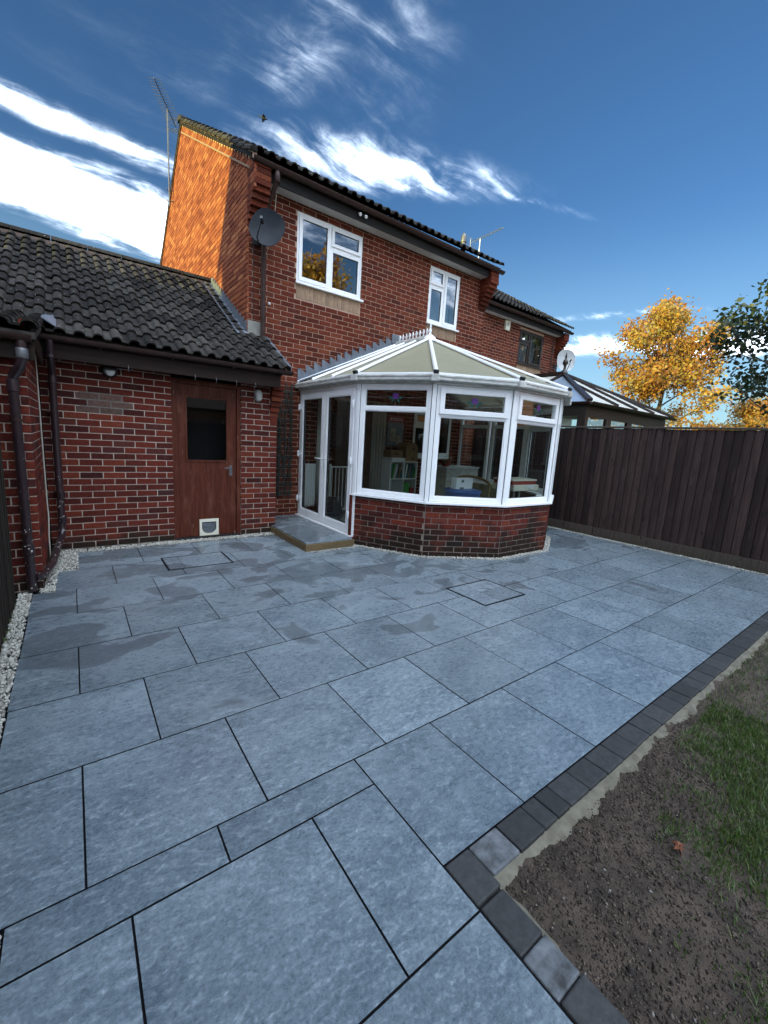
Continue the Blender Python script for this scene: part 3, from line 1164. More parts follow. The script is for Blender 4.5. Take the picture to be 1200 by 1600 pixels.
pts = []
for x, y in sample(64000, (1.09, 2.9), (-0.25, 0.655)):
    gq = grassy(x, y)
    if gq < 0.45 and 0.55 * fbm(x, y, 5, 2) + RNG.random() > 0.22:
        pts.append((x, y))
for x, y in sample(16000, (2.9, 7.3), (-0.2, 0.65)):
    if grassy(x, y) < 0.4:
        pts.append((x, y))
pts = np.array(pts)
n = len(pts)
sz = 0.0014 + 0.0062 * RNG.random(n) ** 4.5 + 0.007 * RNG.random(n) * (RNG.random(n) < 0.012)
P = np.column_stack((pts, [soil_z(x, y) for x, y in pts])) + np.column_stack((np.zeros(n), np.zeros(n), sz * 0.2))
CLOD_V = [(0.9, 0.2, 0.1), (-0.8, 0.3, -0.1), (0.1, 1.0, 0.2), (-0.2, -0.9, 0.0), (0.2, -0.1, 0.75), (-0.1, 0.1, -0.7)]
CLOD_F = [(0, 2, 4), (2, 1, 4), (1, 3, 4), (3, 0, 4), (2, 0, 5), (1, 2, 5), (3, 1, 5), (0, 3, 5)]
q = sample(2600, (1.09, 4.5), (0.595, 0.66))
q = q[RNG.random(len(q)) < (0.665 - q[:, 1]) * 14]
s2 = 0.0012 + 0.004 * RNG.random(len(q)) ** 3
P = np.vstack((P, np.column_stack((q, -0.022 + 0.2 * (q[:, 1] - 0.60)))))
sz = np.concatenate((sz, s2))
n = len(P)
scatter_mesh('soil_clods', M['clod'], P, sz[:, None] * RNG.uniform(0.5, 1.5, (n, 3)), CLOD_V, CLOD_F)

# the dead leaf
m = MB()
lf = [(0, 0, 0), (0.016, 0.012, 0.012), (0.030, 0.002, 0.008), (0.040, 0.020, 0.016), (0.062, 0.012, 0.004), (0.040, 0.032, 0.018), (0.034, 0.048, 0.006), (0.022, 0.030, 0.016), (0.004, 0.030, 0.004), (0.020, 0.020, 0.004)]
ctr = (0.026, 0.020, 0.001)
L0 = Vector((1.775, 0.335, soil_z(1.79, 0.35) + 0.012))
vv = [L0 + Vector(p) * 1.0 for p in lf + [ctr]]
m.add(vv, [(i, (i + 1) % 10, 10) for i in range(10)])
o = m.build('dead_leaf', M['copper_leaf'])
sl = o.modifiers.new('thickness', 'SOLIDIFY')
sl.thickness = 0.0015
tag(o, 'curled copper brown dead leaf lying on the bare soil', 'leaf')


# ------------------------------------------------------------------ pale gravel strips
def strip_points(n, a, b, w):
    a, b = np.array(a, float), np.array(b, float)
    d = b - a
    L = np.hypot(*d)
    nrm = np.array([-d[1], d[0]]) / L
    t = RNG.random(n)
    s = RNG.uniform(-0.5, 0.5, n)
    return a + d * t[:, None] + nrm * (s * w)[:, None]


GP, GS = [], []


def strip(a, b, w, density, smin, smax, z=0.0, zv=0.012):
    L = math.dist(a, b)
    n = int(L * w * density)
    p = strip_points(n, a, b, w)
    GP.append(np.column_stack((p, z + RNG.uniform(-0.004, zv, n))))
    s = smin + (smax - smin) * RNG.random(n) ** 1.5
    GS.append(s[:, None] * RNG.uniform(0.6, 1.2, (n, 3)))


strip((-0.392, 0.9), (-0.392, 4.50), 0.085, 9000, 0.006, 0.0145, -0.004)
strip((-0.30, 0.9), (-0.30, 1.40), 0.10, 6000, 0.006, 0.013, -0.01)
strip((-0.30, 4.52), (-0.19, 4.52), 0.14, 9000, 0.006, 0.013, -0.004)
strip((-0.235, 4.45), (-0.225, 5.10), 0.08, 9000, 0.006, 0.013, -0.004)
strip((-0.13, 5.02), (-0.13, 5.86), 0.22, 8000, 0.006, 0.012, -0.004)
strip((-0.02, 5.78), (2.36, 5.81), 0.15, 9000, 0.005, 0.010, -0.004)
F2 = [(x + (x - 5.045) * 0.018, y - 0.045) for x, y in FACET]
strip((3.10, 4.72), F2[0], 0.09, 9000, 0.005, 0.010, 0.003)
for a, b2 in zip(F2[:-1], F2[1:]):
    strip(a, b2, 0.075, 10000, 0.005, 0.010, 0.003)
strip((7.06, 4.75), (7.06, 6.5), 0.07, 8000, 0.005, 0.010, 0.003)
strip((2.36, 4.63), (3.09, 4.63), 0.035, 9000, 0.004, 0.009, 0.003)
strip((7.41, 0.7), (7.41, 6.5), 0.075, 9000, 0.005, 0.011, -0.004)
scatter_mesh('pale_gravel', M['gravel'], np.vstack(GP), np.vstack(GS), ICO_V, ICO_F)

# ================================================================== FENCES
fence = thing('timber_fence', 'tall brown feather edge board fence along the far side of the patio', 'fence', (7.5, 3, 0))
y = -2.4
i = 0
while y < 6.62:
    w = 0.112 + random.uniform(-0.004, 0.004)
    m = MB()
    xa = 7.505 + random.uniform(-0.002, 0.002)
    z1 = 1.915 + random.uniform(-0.006, 0.006)
    t0, t1 = 0.020, 0.007
    dx = random.uniform(-0.004, 0.004)
    ln = random.uniform(-0.004, 0.004)
    sec = [(xa + dx, y + 0.001), (xa + dx - 0.002, y + w * 0.5), (xa + dx + 0.004, y + w - 0.012), (xa + 0.022, y + w - 0.007), (xa + 0.022, y + w + 0.004), (xa + 0.028, y + w + 0.004), (xa + 0.028, y + 0.001)]
    vs = [(p[0], p[1], 0.16) for p in sec] + [(p[0] + random.uniform(-.001, .001), p[1] + ln, z1) for p in sec]
    m.add(vs, [(q, (q + 1) % 7, 7 + (q + 1) % 7, 7 + q) for q in range(7)] + [(0, 1, 2, 3, 4, 5, 6), (13, 12, 11, 10, 9, 8, 7)])
    m.build('fence_board', M['fence'], fence)
    y += w
    i += 1
MB().box((7.485, 7.55), (-2.4, 6.62), (1.923, 1.952)).build('capping_rail', M['rail'], fence, bevel=0.004)
for a in (-2.4, 0.6, 3.6):
    MB().box((7.497, 7.53), (a + 0.005, min(a + 2.995, 6.62)), (0.0, 0.158)).build('gravel_board', M['rail'], fence, bevel=0.004)
for zz in (0.45, 1.05, 1.65):
    MB().box((7.536, 7.585), (-2.4, 6.62), (zz, zz + 0.07)).build('arris_rail', M['rail'], fence)
for yy in (-2.3, 0.6, 3.6, 6.55):
    MB().box((7.537, 7.63), (yy - 0.05, yy + 0.05), (-0.1, 1.93)).build('fence_post', M['rail'], fence)

lf = thing('timber_fence', 'dark weathered board fence with a mossy foot at the left edge', 'fence', (-0.46, 2, 0))
y = -2.6
while y < 4.40:
    w = 0.115 + random.uniform(-0.004, 0.004)
    m = MB()
    ya, yb = y, min(y + w + 0.015, 4.435)
    xa = -0.438 + random.uniform(-0.002, 0.002)
    vs = [(xa, ya, 0.0), (xa - 0.02, ya, 0.0), (xa - 0.02, yb, 0.0), (xa - 0.012, yb, 0.0)]
    vs += [(p[0], p[1], 1.80 + random.uniform(-.006, .006)) for p in vs]
    m.add(vs, [(0, 3, 7, 4), (1, 5, 6, 2), (0, 4, 5, 1), (2, 6, 7, 3), (4, 7, 6, 5), (0, 1, 2, 3)])
    m.build('fence_board', M['fence_dark'], lf)
    y += w
MB().box((-0.50, -0.46), (-2.6, 4.43), (0.4, 0.47)).box((-0.50, -0.46), (-2.6, 4.43), (1.4, 1.47)).build('arris_rail', M['fence_dark'], lf)
MB().box((-0.56, -0.465), (4.33, 4.43), (-0.1, 1.85)).build('fence_post', M['fence_dark'], lf)

# ================================================================== GARAGE with the brown door
EAVE_Y, EAVE_Z, TPITCH = 5.63, 2.335, 0.585
gar = thing('brick_garage', 'low brick garage with a dark pantile roof and a brown door', 'garage', (1.1, 5.9, 0))
bw = Brickwork()
bw.wall((0, 5.90, 0), X, REAR, -0.25, 2.41, 0.0, 2.13, [(1.02, 1.89, 0, 2.16)], off=-0.06)
# darker repair patch courses are left to their own bricks
patch = [it for it in bw.items if 0.10 < it[0].x < 0.56 and 1.60 < it[0].z < 1.83]
bw.items = [it for it in bw.items if it not in patch]
bw.emit(gar, M['brick_garage'], 290, 3)
m = MB()
for P, U, N, L, h in patch:
    vs, fs = BRICKS[0]
    m = MB()
    m.add([P + U * (x * L / BL) + N * (yy - 0.001) + Vector((0, 0, zz * h / BH)) for x, yy, zz in vs], fs, random.random())
    m.build('brick', M['patch_brick'], gar)
MB().box((0.085, 0.565), (5.896, 5.8985), (1.598, 1.84)).build('mortar_patch', M['mortar_grey'], gar)
m = MB()
m.box((-0.25, 1.02), (5.90, 6.10), (0, 2.15))
m.box((1.89, 2.405), (5.90, 6.10), (0, 2.15))
m.box((2.20, 2.405), (6.10, 6.597), (0, 2.28))
m.build('wall', M['mortar'], gar)
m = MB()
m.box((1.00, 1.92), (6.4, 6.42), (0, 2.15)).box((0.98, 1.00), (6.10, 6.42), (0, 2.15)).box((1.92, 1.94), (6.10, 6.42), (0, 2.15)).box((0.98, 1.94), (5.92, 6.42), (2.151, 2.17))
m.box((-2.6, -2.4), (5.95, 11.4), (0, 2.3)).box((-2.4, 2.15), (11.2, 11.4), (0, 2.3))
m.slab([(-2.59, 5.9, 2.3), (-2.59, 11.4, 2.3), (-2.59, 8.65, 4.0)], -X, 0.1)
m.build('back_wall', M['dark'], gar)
# corbelled bricks under the end of the eaves
for k in range(7):
    zc = 1.62 + k * 0.075
    px = 0.012 * max(0, k - 1)
    MB().box((2.30, 2.412 + 0.010 * k), (5.893 - 0.020 * max(0, k - 1), 5.99), (zc + 0.01, zc + 0.075)).build('corbel_brick', M['brick_house'], gar, bevel=0.003)
# eaves
MB().box((-0.24, 2.36), (5.665, 5.69), (2.105, 2.29)).build('fascia', M['brown_fascia'], gar, bevel=0.003)
MB().box((-0.24, 2.36), (5.69, 5.893), (2.15, 2.165)).build('soffit', M['brown_fascia'], gar)
m = MB()
gutter(m, (-0.24, 5.605, 2.315), (2.50, 5.605, 2.330), 0.052)
for xx in (0.3, 1.0, 1.7, 2.35):
    m.box((xx - 0.012, xx + 0.012), (5.60, 5.668), (2.262, 2.30))
m.build('gutter', M['brown_plastic'], gar, True)
m = MB()
for xx in (0.55, 1.25, 1.50, 1.75, 2.0):
    m.tube([(xx, 5.658, 2.13), (xx, 5.64, 2.09), (xx, 5.65, 2.065), (xx, 5.662, 2.075)], 0.004, 5)
m.build('cup_hook', M['dull_steel'], gar)
# roof
SL = Vector((0, 1, TPITCH)).normalized()
roof_core = MB()
rz = lambda yy: EAVE_Z + (yy - EAVE_Y) * TPITCH
roof_core.slab([(-2.6, 5.66, rz(5.66) - 0.02), (2.19, 5.66, rz(5.66) - 0.02), (2.19, 8.64, rz(8.64) - 0.02), (-2.6, 8.64, rz(8.64) - 0.02)], (0, -TPITCH, 1), 0.05)
roof_core.slab([(2.19, 5.66, rz(5.66) - 0.02), (2.46, 5.66, rz(5.66) - 0.02), (2.46, 6.595, rz(6.595) - 0.02), (2.19, 6.595, rz(6.595) - 0.02)], (0, -TPITCH, 1), 0.05)
roof_core.slab([(-2.6, 8.64, rz(8.64) - 0.02), (2.19, 8.64, rz(8.64) - 0.02), (2.19, 11.6, rz(8.64) - 1.75), (-2.6, 11.6, rz(8.64) - 1.75)], (0, TPITCH, 1), 0.05)
rc = roof_core.build('roof', M['tile'], gar)
CW = 0.330
O = Vector((2.485 - 15 * CW, EAVE_Y, EAVE_Z + 0.004))
SLEN = (8.66 - EAVE_Y) * math.hypot(1, TPITCH)
ROWS = 12
tile_roof(gar, O, X, SL, 15, ROWS, CW, SLEN / ROWS, keep=lambda P: not (P.x > 2.12 and P.y > 6.52) and not (P.x < -0.28 and P.y < 5.75), limit=290)
# ridge
for k in range(11):
    xa = 2.2 - 0.46 * (k + 1)
    m = MB()
    prof = [(0.115 * math.cos(a), 0.075 * math.sin(a)) for a in [math.pi * q / 8 for q in range(9)]]
    zr = rz(8.66) + 0.035
    vs = [(xa + 0.004, 8.66 + p, zr + q) for p, q in prof] + [(xa + 0.456, 8.66 + p, zr + q) for p, q in prof]
    vs += [(xa + 0.004, 8.66 + p * 0.85, zr + q * 0.8) for p, q in prof] + [(xa + 0.456, 8.66 + p * 0.85, zr + q * 0.8) for p, q in prof]
    fs = [(q, q + 1, 9 + q + 1, 9 + q) for q in range(8)] + [(18 + q, 18 + q + 1, q + 1, q) for q in range(8)] + [(9 + q, 9 + q + 1, 27 + q + 1, 27 + q) for q in range(8)]
    m.add(vs, fs)
    m.build('ridge_tile', M['tile'], gar, True)
m = MB()
for q in range(60):
    xx = -2.6 + q * 0.08
    m.box((xx, xx + 0.081), (8.525 + random.uniform(-.012, .01), 8.60), (rz(8.52) - 0.01, rz(8.58) + 0.045))
m.build('ridge_bedding', M['far_roof'], gar)
# lead soakers and stepped flashing against the gable, and down the short verge
m = MB()
S8 = 14
for q in range(S8):
    ya = 6.50 + (8.52 - 6.50) * q / S8
    yb = 6.50 + (8.52 - 6.50) * (q + 1) / S8
    m.slab([(2.03, ya, rz(ya) + 0.056), (2.192, ya, rz(ya) + 0.075), (2.192, yb + 0.02, rz(yb + 0.02) + 0.062), (2.03, yb + 0.02, rz(yb + 0.02) + 0.046)], (0, -TPITCH, 1), 0.006)
m.build('lead_flashing', M['lead'], gar)
m = MB()
q = 0
ya = 6.60
while ya < 8.5:
    zt = math.ceil((rz(ya) + 0.10) / 0.075) * 0.075
    yb = ya + 0.128
    m.frame((0, 0, 0), X, Y, Z, (2.182, 2.193), (ya, yb - 0.004), (rz(ya) + 0.05, zt + 0.05))
    ya = yb
m.build('stepped_flashing', M['lead'], gar)
m = MB()
for q in range(5):
    ya, yb = 5.66 + 0.19 * q, 5.66 + 0.19 * (q + 1)
    m.slab([(2.42, ya, rz(ya) + 0.062), (2.515, ya, rz(ya) + 0.052), (2.515, yb + 0.015, rz(yb) + 0.052), (2.42, yb + 0.015, rz(yb) + 0.062)], (0, -TPITCH, 1), 0.01)
    m.slab([(2.515, ya, rz(ya) + 0.052), (2.515, yb, rz(yb) + 0.052), (2.515, yb, rz(yb) - 0.06), (2.515, ya, rz(ya) - 0.06)], (1, 0, 0), 0.008)
m.build('verge_flashing', M['lead'], gar)

# door, frame, glass, cat flap
fr = MB()
rect_frame(fr, (0, 5.905, 0), X, REAR, 1.022, 1.888, 0.0, 2.09, 0.055, -0.10, 0.0, wt=0.055, wb=0.02)
fr.build('door_frame', M['door'], gar, bevel=0.003)
dm = MB()
dm.frame((0, 5.93, 0), X, REAR, Z, (1.08, 1.195), (-0.045, 0.0), (0.03, 2.03))
dm.frame((0, 5.93, 0), X, REAR, Z, (1.705, 1.83), (-0.045, 0.0), (0.03, 2.03))
dm.frame((0, 5.93, 0), X, REAR, Z, (1.195, 1.705), (-0.045, -0.001), (1.875, 2.03))
dm.frame((0, 5.93, 0), X, REAR, Z, (1.195, 1.705), (-0.045, -0.001), (0.03, 1.06))
door = dm.build('door', M['door'], gar, label='worn brown painted door with a window and a cat flap')
m = MB()
rect_frame(m, (0, 5.93, 0), X, REAR, 1.180, 1.72, 1.045, 1.89, 0.022, -0.01, 0.010)
m.build('glazing_bead', M['door'], door, bevel=0.002)
pane(door, (0, 5.93, 0), X, REAR, 1.20, 1.70, 1.065, 1.87, -0.02, M['glass'])
m = MB()
rect_frame(m, (0, 5.93, 0), X, REAR, 1.335, 1.585, 0.03, 0.26, 0.032, 0.0, 0.016, wt=0.04, wb=0.03)
for s in (0, 1):
    cxx = 1.367 if s == 0 else 1.553
    for q in range(5):
        a0, a1 = math.pi / 2 * q / 5, math.pi / 2 * (q + 1) / 5
        sg = 1 if s == 0 else -1
        r0 = 0.075
        pts = [(cxx, 0.06), (cxx + sg * r0 * (1 - math.cos(a0)), 0.06 + r0 * (1 - math.sin(a0))), (cxx + sg * r0 * (1 - math.cos(a1)), 0.06 + r0 * (1 - math.sin(a1)))]
        m.slab([(p[0], 5.915, p[1]) for p in pts], REAR, 0.014)
m.build('cat_flap', M['cream'], door)
MB().frame((0, 5.93, 0), X, REAR, Z, (1.37, 1.55), (0.001, 0.004), (0.062, 0.215)).build('flap_gasket', M['rubber'], door)
MB().frame((0, 5.93, 0), X, REAR, Z, (1.38, 1.54), (0.006, 0.009), (0.068, 0.205)).build('flap_pane', M['glass_up'], door)
m = MB()
m.frame((0, 5.93, 0), X, REAR, Z, (1.735, 1.775), (0.0, 0.006), (0.86, 1.0))
m.tube([(1.757, 5.93, 0.968), (1.757, 5.885, 0.968), (1.745, 5.880, 0.968), (1.665, 5.880, 0.965)], 0.009, 8)
m.build('door_handle', M['dull_steel'], door, True)
MB().box((1.04, 1.87), (5.87, 5.91), (-0.02, 0.028)).build('threshold', M['dark'], gar)

# lamps on the garage
t = thing('wall_lamp', 'round black and white wall lamp under the garage eaves', 'wall lamp', (0.385, 5.88, 2.07))
MB().lathe((0.385, 5.895, 2.07), [(0.075, 0), (0.08, 0.03), (0.066, 0.055), (0.062, 0.05)], 20, REAR).build('bezel', M['black'], t, True)
MB().lathe((0.385, 5.895, 2.06), [(0.05, 0.03), (0.05, 0.058), (0.036, 0.075), (0.0, 0.082)], 18, REAR).build('diffuser', M['white'], t, True)
MB().box((0.32, 0.45), (5.80, 5.838), (2.07, 2.10)).build('brow', M['black'], t, bevel=0.008)
t = thing('wall_lamp', 'oval grey bulkhead lamp between the brown door and the corner', 'wall lamp', (2.12, 5.88, 1.98))
m = MB()
prof = [(0.046 * math.cos(q * math.pi / 12), 0.046 * math.sin(q * math.pi / 12)) for q in range(24)]
sh = lambda s, d: [(2.12 + p[0] * s, 5.894 - d, 1.985 + p[1] * s + (0.035 if p[1] > 0 else -0.035)) for p in prof]
rings = [sh(1.0, 0), sh(1.0, 0.03), sh(0.85, 0.055), sh(0.45, 0.068)]
vs = sum(rings, [])
fs = [(i * 24 + q, i * 24 + (q + 1) % 24, (i + 1) * 24 + (q + 1) % 24, (i + 1) * 24 + q) for i in range(3) for q in range(24)] + [tuple(72 + q for q in range(24))]
m.add(vs, [f[::-1] for f in fs]).build('cover', M['upvc_dirty'], t, True)
MB().box((2.066, 2.174), (5.882, 5.895), (1.93, 2.04)).build('base_plate', M['dull_steel'], t)

# ================================================================== NEIGHBOURING GARAGE at the left
ng = thing('brick_garage', 'neighbouring brick garage end behind the left fence', 'garage', (-1.2, 4.6, 0))
bw = Brickwork()
bw.wall((0, 4.55, 0), X, REAR, -1.4, -0.270, 0, 2.05, off=0.02)
bw.wall((-0.270, 0, 0), Y, X, 4.55, 5.895, 0, 2.25, off=0.06)
bw.emit(ng, M['brick_garage'], 300, 5)
MB().box((-2.6, -0.270), (4.55, 5.90), (0, 2.08)).build('wall', M['mortar'], ng)
NP = 0.22
nS = Vector((0, 1, NP)).normalized()
nz = lambda yy: 2.15 + (yy - 4.36) * NP
tile_roof(ng, (-0.165 - 7 * CW, 4.36, 2.15), X, nS, 7, 5, CW, 0.325)
MB().slab([(-2.5, 4.38, nz(4.38) - 0.02), (-0.19, 4.38, nz(4.38) - 0.02), (-0.19, 5.95, nz(5.95) - 0.02), (-2.5, 5.95, nz(5.95) - 0.02)], (0, -NP, 1), 0.05).build('roof', M['tile'], ng)
m = MB()
m.slab([(-0.185, 5.55, nz(5.55) + 0.06), (-0.07, 5.60, rz(5.66) + 0.06), (-0.07, 5.98, rz(5.98) + 0.05), (-0.185, 5.98, nz(5.98) + 0.07)], (0, -0.3, 1), 0.01)
m.build('lead_valley', M['lead'], ng)
MB().box((-2.5, -0.20), (4.42, 4.44), (1.93, 2.09)).build('fascia', M['brown_fascia'], ng)
MB().box((-0.215, -0.195), (4.44, 5.62), (2.02, 2.17)).build('barge_board', M['brown_fascia'], ng)
m = MB()
gutter(m, (-2.5, 4.365, 2.105), (-0.21, 4.365, 2.105), 0.052)
m.build('gutter', M['brown_plastic'], ng, True)

# downpipes
t = thing('downpipe', 'brown downpipe with a grey collar beside the left fence', 'downpipe', (-0.35, 4.46, 0), 'downpipes in the left corner')
pth = [(-0.275, 4.37, 2.06), (-0.275, 4.37, 1.93), (-0.30, 4.40, 1.86), (-0.345, 4.46, 1.80), (-0.352, 4.47, 1.72), (-0.348, 4.475, 0.9), (-0.345, 4.48, 0.02)]
MB().tube(pth, 0.034, 12).build('pipe', M['pipe'], t, True)
m = MB()
m.lathe((-0.275, 4.37, 1.93), [(0.037, 0), (0.040, 0.005), (0.040, 0.07), (0.037, 0.075)], 14)
m.build('collar', M['dull_steel'], t, True)
m = MB()
m.lathe((-0.352, 4.47, 1.68), [(0.036, 0), (0.041, 0.005), (0.041, 0.09), (0.036, 0.095)], 14)
m.lathe((-0.346, 4.478, 0.34), [(0.036, 0), (0.041, 0.005), (0.041, 0.09), (0.036, 0.095)], 14)
m.build('socket', M['pipe'], t, True)
m = MB()
for zz in (1.45, 0.52):
    m.lathe((-0.350, 4.473, zz), [(0.036, 0), (0.039, 0.0), (0.039, 0.02), (0.036, 0.02)], 14)
    m.box((-0.37, -0.33), (4.47, 4.545), (zz, zz + 0.02))
m.build('bracket', M['brown_plastic'], t)
t = thing('downpipe', 'brown downpipe in the corner with a long bent foot', 'downpipe', (-0.14, 5.8, 0), 'downpipes in the left corner')
pth = [(-0.135, 5.61, 2.27), (-0.135, 5.61, 2.16), (-0.135, 5.68, 2.07), (-0.135, 5.79, 1.98), (-0.138, 5.80, 1.90), (-0.145, 5.80, 0.30), (-0.150, 5.77, 0.22), (-0.165, 5.66, 0.17), (-0.22, 4.85, 0.13), (-0.27, 4.56, 0.13), (-0.325, 4.48, 0.13)]
MB().tube(pth, 0.034, 12).build('pipe', M['pipe'], t, True)
for zz in (2.10, 1.86, 0.62, 0.34):
    MB().lathe((-0.138, 5.80 if zz < 2 else 5.63, zz), [(0.036, 0), (0.041, 0.005), (0.041, 0.075), (0.036, 0.08)], 14).build('socket', M['pipe'], t, True)
m = MB()
for zz in (1.55, 0.68):
    m.lathe((-0.142, 5.80, zz), [(0.036, 0), (0.039, 0.0), (0.039, 0.02), (0.036, 0.02)], 14)
    m.box((-0.20, -0.10), (5.80, 5.893), (zz, zz + 0.02))
m.build('bracket', M['brown_plastic'], t)
o = MB().tube([(-0.256, 5.70, 2.12), (-0.256, 5.70, 1.2), (-0.255, 5.69, 0.62), (-0.25, 5.66, 0.45), (-0.258, 5.60, 0.2), (-0.255, 5.55, 0.02)], 0.007, 6).build('wall_cable', M['cable'], None, True)
tag(o, 'thin pale cable running down the corner behind the downpipes', 'cable')
#PART3

# ================================================================== MAIN HOUSE
def split_wall(mb, O, U, N, u0, u1, z0, z1, openings, th=0.25):
    us = sorted({u0, u1} | {v for o in openings for v in o[:2] if u0 < v < u1})
    for a, b2 in zip(us[:-1], us[1:]):
        cuts = sorted((o[2], o[3]) for o in openings if o[0] < (a + b2) / 2 < o[1])
        z = z0
        for (za, zb) in cuts:
            if za > z:
                mb.frame(O, U, N, Z, (a, b2), (-th, 0), (z, za))
            z = max(z, zb)
        if z < z1:
            mb.frame(O, U, N, Z, (a, b2), (-th, 0), (z, z1))


def sash(win, O, U, N, u0, u1, z0, z1, w, d, mat, glass, opening=True):
    m = MB()
    rect_frame(m, O, U, N, u0, u1, z0, z1, w, -0.05, d)
    o = m.build('sash', mat, win, bevel=0.004)
    m = MB()
    rect_frame(m, O, U, N, u0 + w, u1 - w, z0 + w, z1 - w, 0.006, -0.03, d - 0.012)
    m.build('gasket', M['rubber'], win)
    pane(win, O, U, N, u0 + w + 0.001, u1 - w - 0.001, z0 + w + 0.001, z1 - w - 0.001, d - 0.028, glass)
    return o


house = thing('brick_house', 'two storey red brick house with white windows and a sunlit gable', 'house', (4.8, 6.6, 0))
WIN1 = (2.975, 4.195, 3.865, 4.885)
WIN2 = (5.765, 6.615, 3.835, 4.885)
OPEN = (3.74, 4.62, 0.0, 2.14)
WIN3 = (5.62, 6.72, 1.18, 2.12)
bw = Brickwork()
bw.wall((0, 6.6, 0), X, REAR, 2.205, 7.43, 0.10, 5.03, [WIN1, WIN2, (2.975, 4.195, 3.62, 3.87), (5.765, 6.615, 3.59, 3.84), OPEN, WIN3], off=0.03)
bw.emit(house, M['brick_house'], 300, 11)
m = MB()
split_wall(m, (0, 6.6, 0), X, REAR, 2.21, 7.425, 0, 5.22, [WIN1, WIN2, OPEN, WIN3])
m.build('wall', M['mortar_house'], house)
RS = 0.58
rh = lambda yy: 5.205 + (yy - 6.30) * RS if yy < 10.75 else 5.205 + 4.45 * RS - (yy - 10.75) * 0.69


def gable_spans(zt, u0, u1):
    lo = 6.30 if zt > 4.80 else 6.59
    if zt > 5.16:
        lo = max(lo, 6.30 + (zt + 0.05 - 5.205) / RS)
    hi = min(u1, 10.75 + (5.205 + 4.45 * RS - zt - 0.05) / 0.69)
    return [(lo, hi)] if hi > lo + 0.05 else []


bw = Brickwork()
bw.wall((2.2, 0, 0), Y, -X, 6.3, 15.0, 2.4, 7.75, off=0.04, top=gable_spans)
bw.emit(house, M['brick_gable_sunlit'], 0, 12)
m = MB()
pts = [(2.206, 6.605, 0), (2.206, 15.0, 0), (2.206, 15.0, rh(15.0) - 0.03), (2.206, 10.75, rh(10.75) - 0.03), (2.206, 6.40, rh(6.40) - 0.03), (2.206, 6.40, 4.93), (2.206, 6.605, 4.93)]
a = [Vector(p) for p in pts]
for tri in ((0, 1, 2, 3), (0, 3, 6), (3, 4, 5, 6)):
    q = [a[i] for i in tri]
    m.slab(q, (-1, 0, 0), 0.22)
m.build('gable_wall', M['mortar'], house)
m = MB()
m.box((7.20, 7.424), (6.605, 15.0), (0, 5.1))
m.slab([(7.424, 6.4, 5.1), (7.424, 15, 5.0), (7.424, 15, rh(15) - 0.04), (7.424, 10.75, rh(10.75) - 0.04), (7.424, 6.4, rh(6.4) - 0.04)], X, 0.2)
m.box((2.21, 7.42), (14.75, 14.98), (0, 5.1))
m.build('party_wall', M['far_wall'], house)
# corbelled bricks at both ends of the eaves
for side in (0, 1):
    xa, xb = ((2.194, 2.432) if side == 0 else (7.20, 7.442))
    for k in range(10):
        za = 4.40 + k * 0.075
        yo = 6.590 - min(0.30, 0.048 * max(0, k - 0) + 0.02)
        if k >= 7:
            yo = 6.302
        MB().box((xa, xb), (yo - (0.004 if k % 2 else 0), 6.60), (za + 0.008, za + 0.075)).build('corbel_brick', M['brick_house'], house, bevel=0.003)
    MB().box((xa + 0.008, xb - 0.008), (6.36, 6.60), (4.93, 5.15)).build('corbel_core', M['brick_house'], house)

# eaves
m = MB()
m.box((2.435, 7.198), (6.365, 6.388), (4.975, 5.165))
m.build('fascia', M['black_fascia'], house, bevel=0.003)
for a, b2 in ((2.435, 5.155), (5.16, 7.198)):
    MB().box((a, b2), (6.388, 6.592), (4.985, 4.997)).build('soffit_board', M['soffit'], house)
m = MB()
gutter(m, (2.17, 6.300, 5.165), (7.56, 6.300, 5.150), 0.057)
for xx in np.arange(2.6, 7.5, 0.8):
    m.box((xx - 0.012, xx + 0.012), (6.29, 6.366), (5.105, 5.15))
m.build('gutter', M['brown_plastic'], house, True)
RSL = Vector((0, 1, RS)).normalized()
RL = (10.75 - 6.265) * math.hypot(1, RS)
tile_roof(house, (2.145, 6.265, rh(6.265) + 0.03), X, RSL, 16, 17, 0.335, RL / 17, limit=272)
m = MB()
m.slab([(2.16, 6.31, rh(6.31) - 0.005), (7.48, 6.31, rh(6.31) - 0.005), (7.48, 10.75, rh(10.75) - 0.005), (2.16, 10.75, rh(10.75) - 0.005)], (0, -RS, 1), 0.05)
m.slab([(2.16, 10.75, rh(10.75) - 0.005), (7.48, 10.75, rh(10.75) - 0.005), (7.48, 15.2, rh(15.2) - 0.005), (2.16, 15.2, rh(15.2) - 0.005)], (0, 0.69, 1), 0.05)
m.build('roof', M['tile'], house)
for k in range(12):
    xa = 2.14 + 0.447 * k
    m = MB()
    prof = [(0.12 * math.cos(q * math.pi / 6), 0.09 * math.sin(q * math.pi / 6)) for q in range(7)]
    m.add([(xa, 10.75 + p, rh(10.75) + 0.01 + q) for p, q in prof] + [(xa + 0.44, 10.75 + p, rh(10.75) + 0.01 + q) for p, q in prof],
          [(q, q + 1, 8 + q, 7 + q) for q in range(6)] + [tuple(range(7)), tuple(range(13, 6, -1))])
    m.build('ridge_tile', M['tile'], house, True)
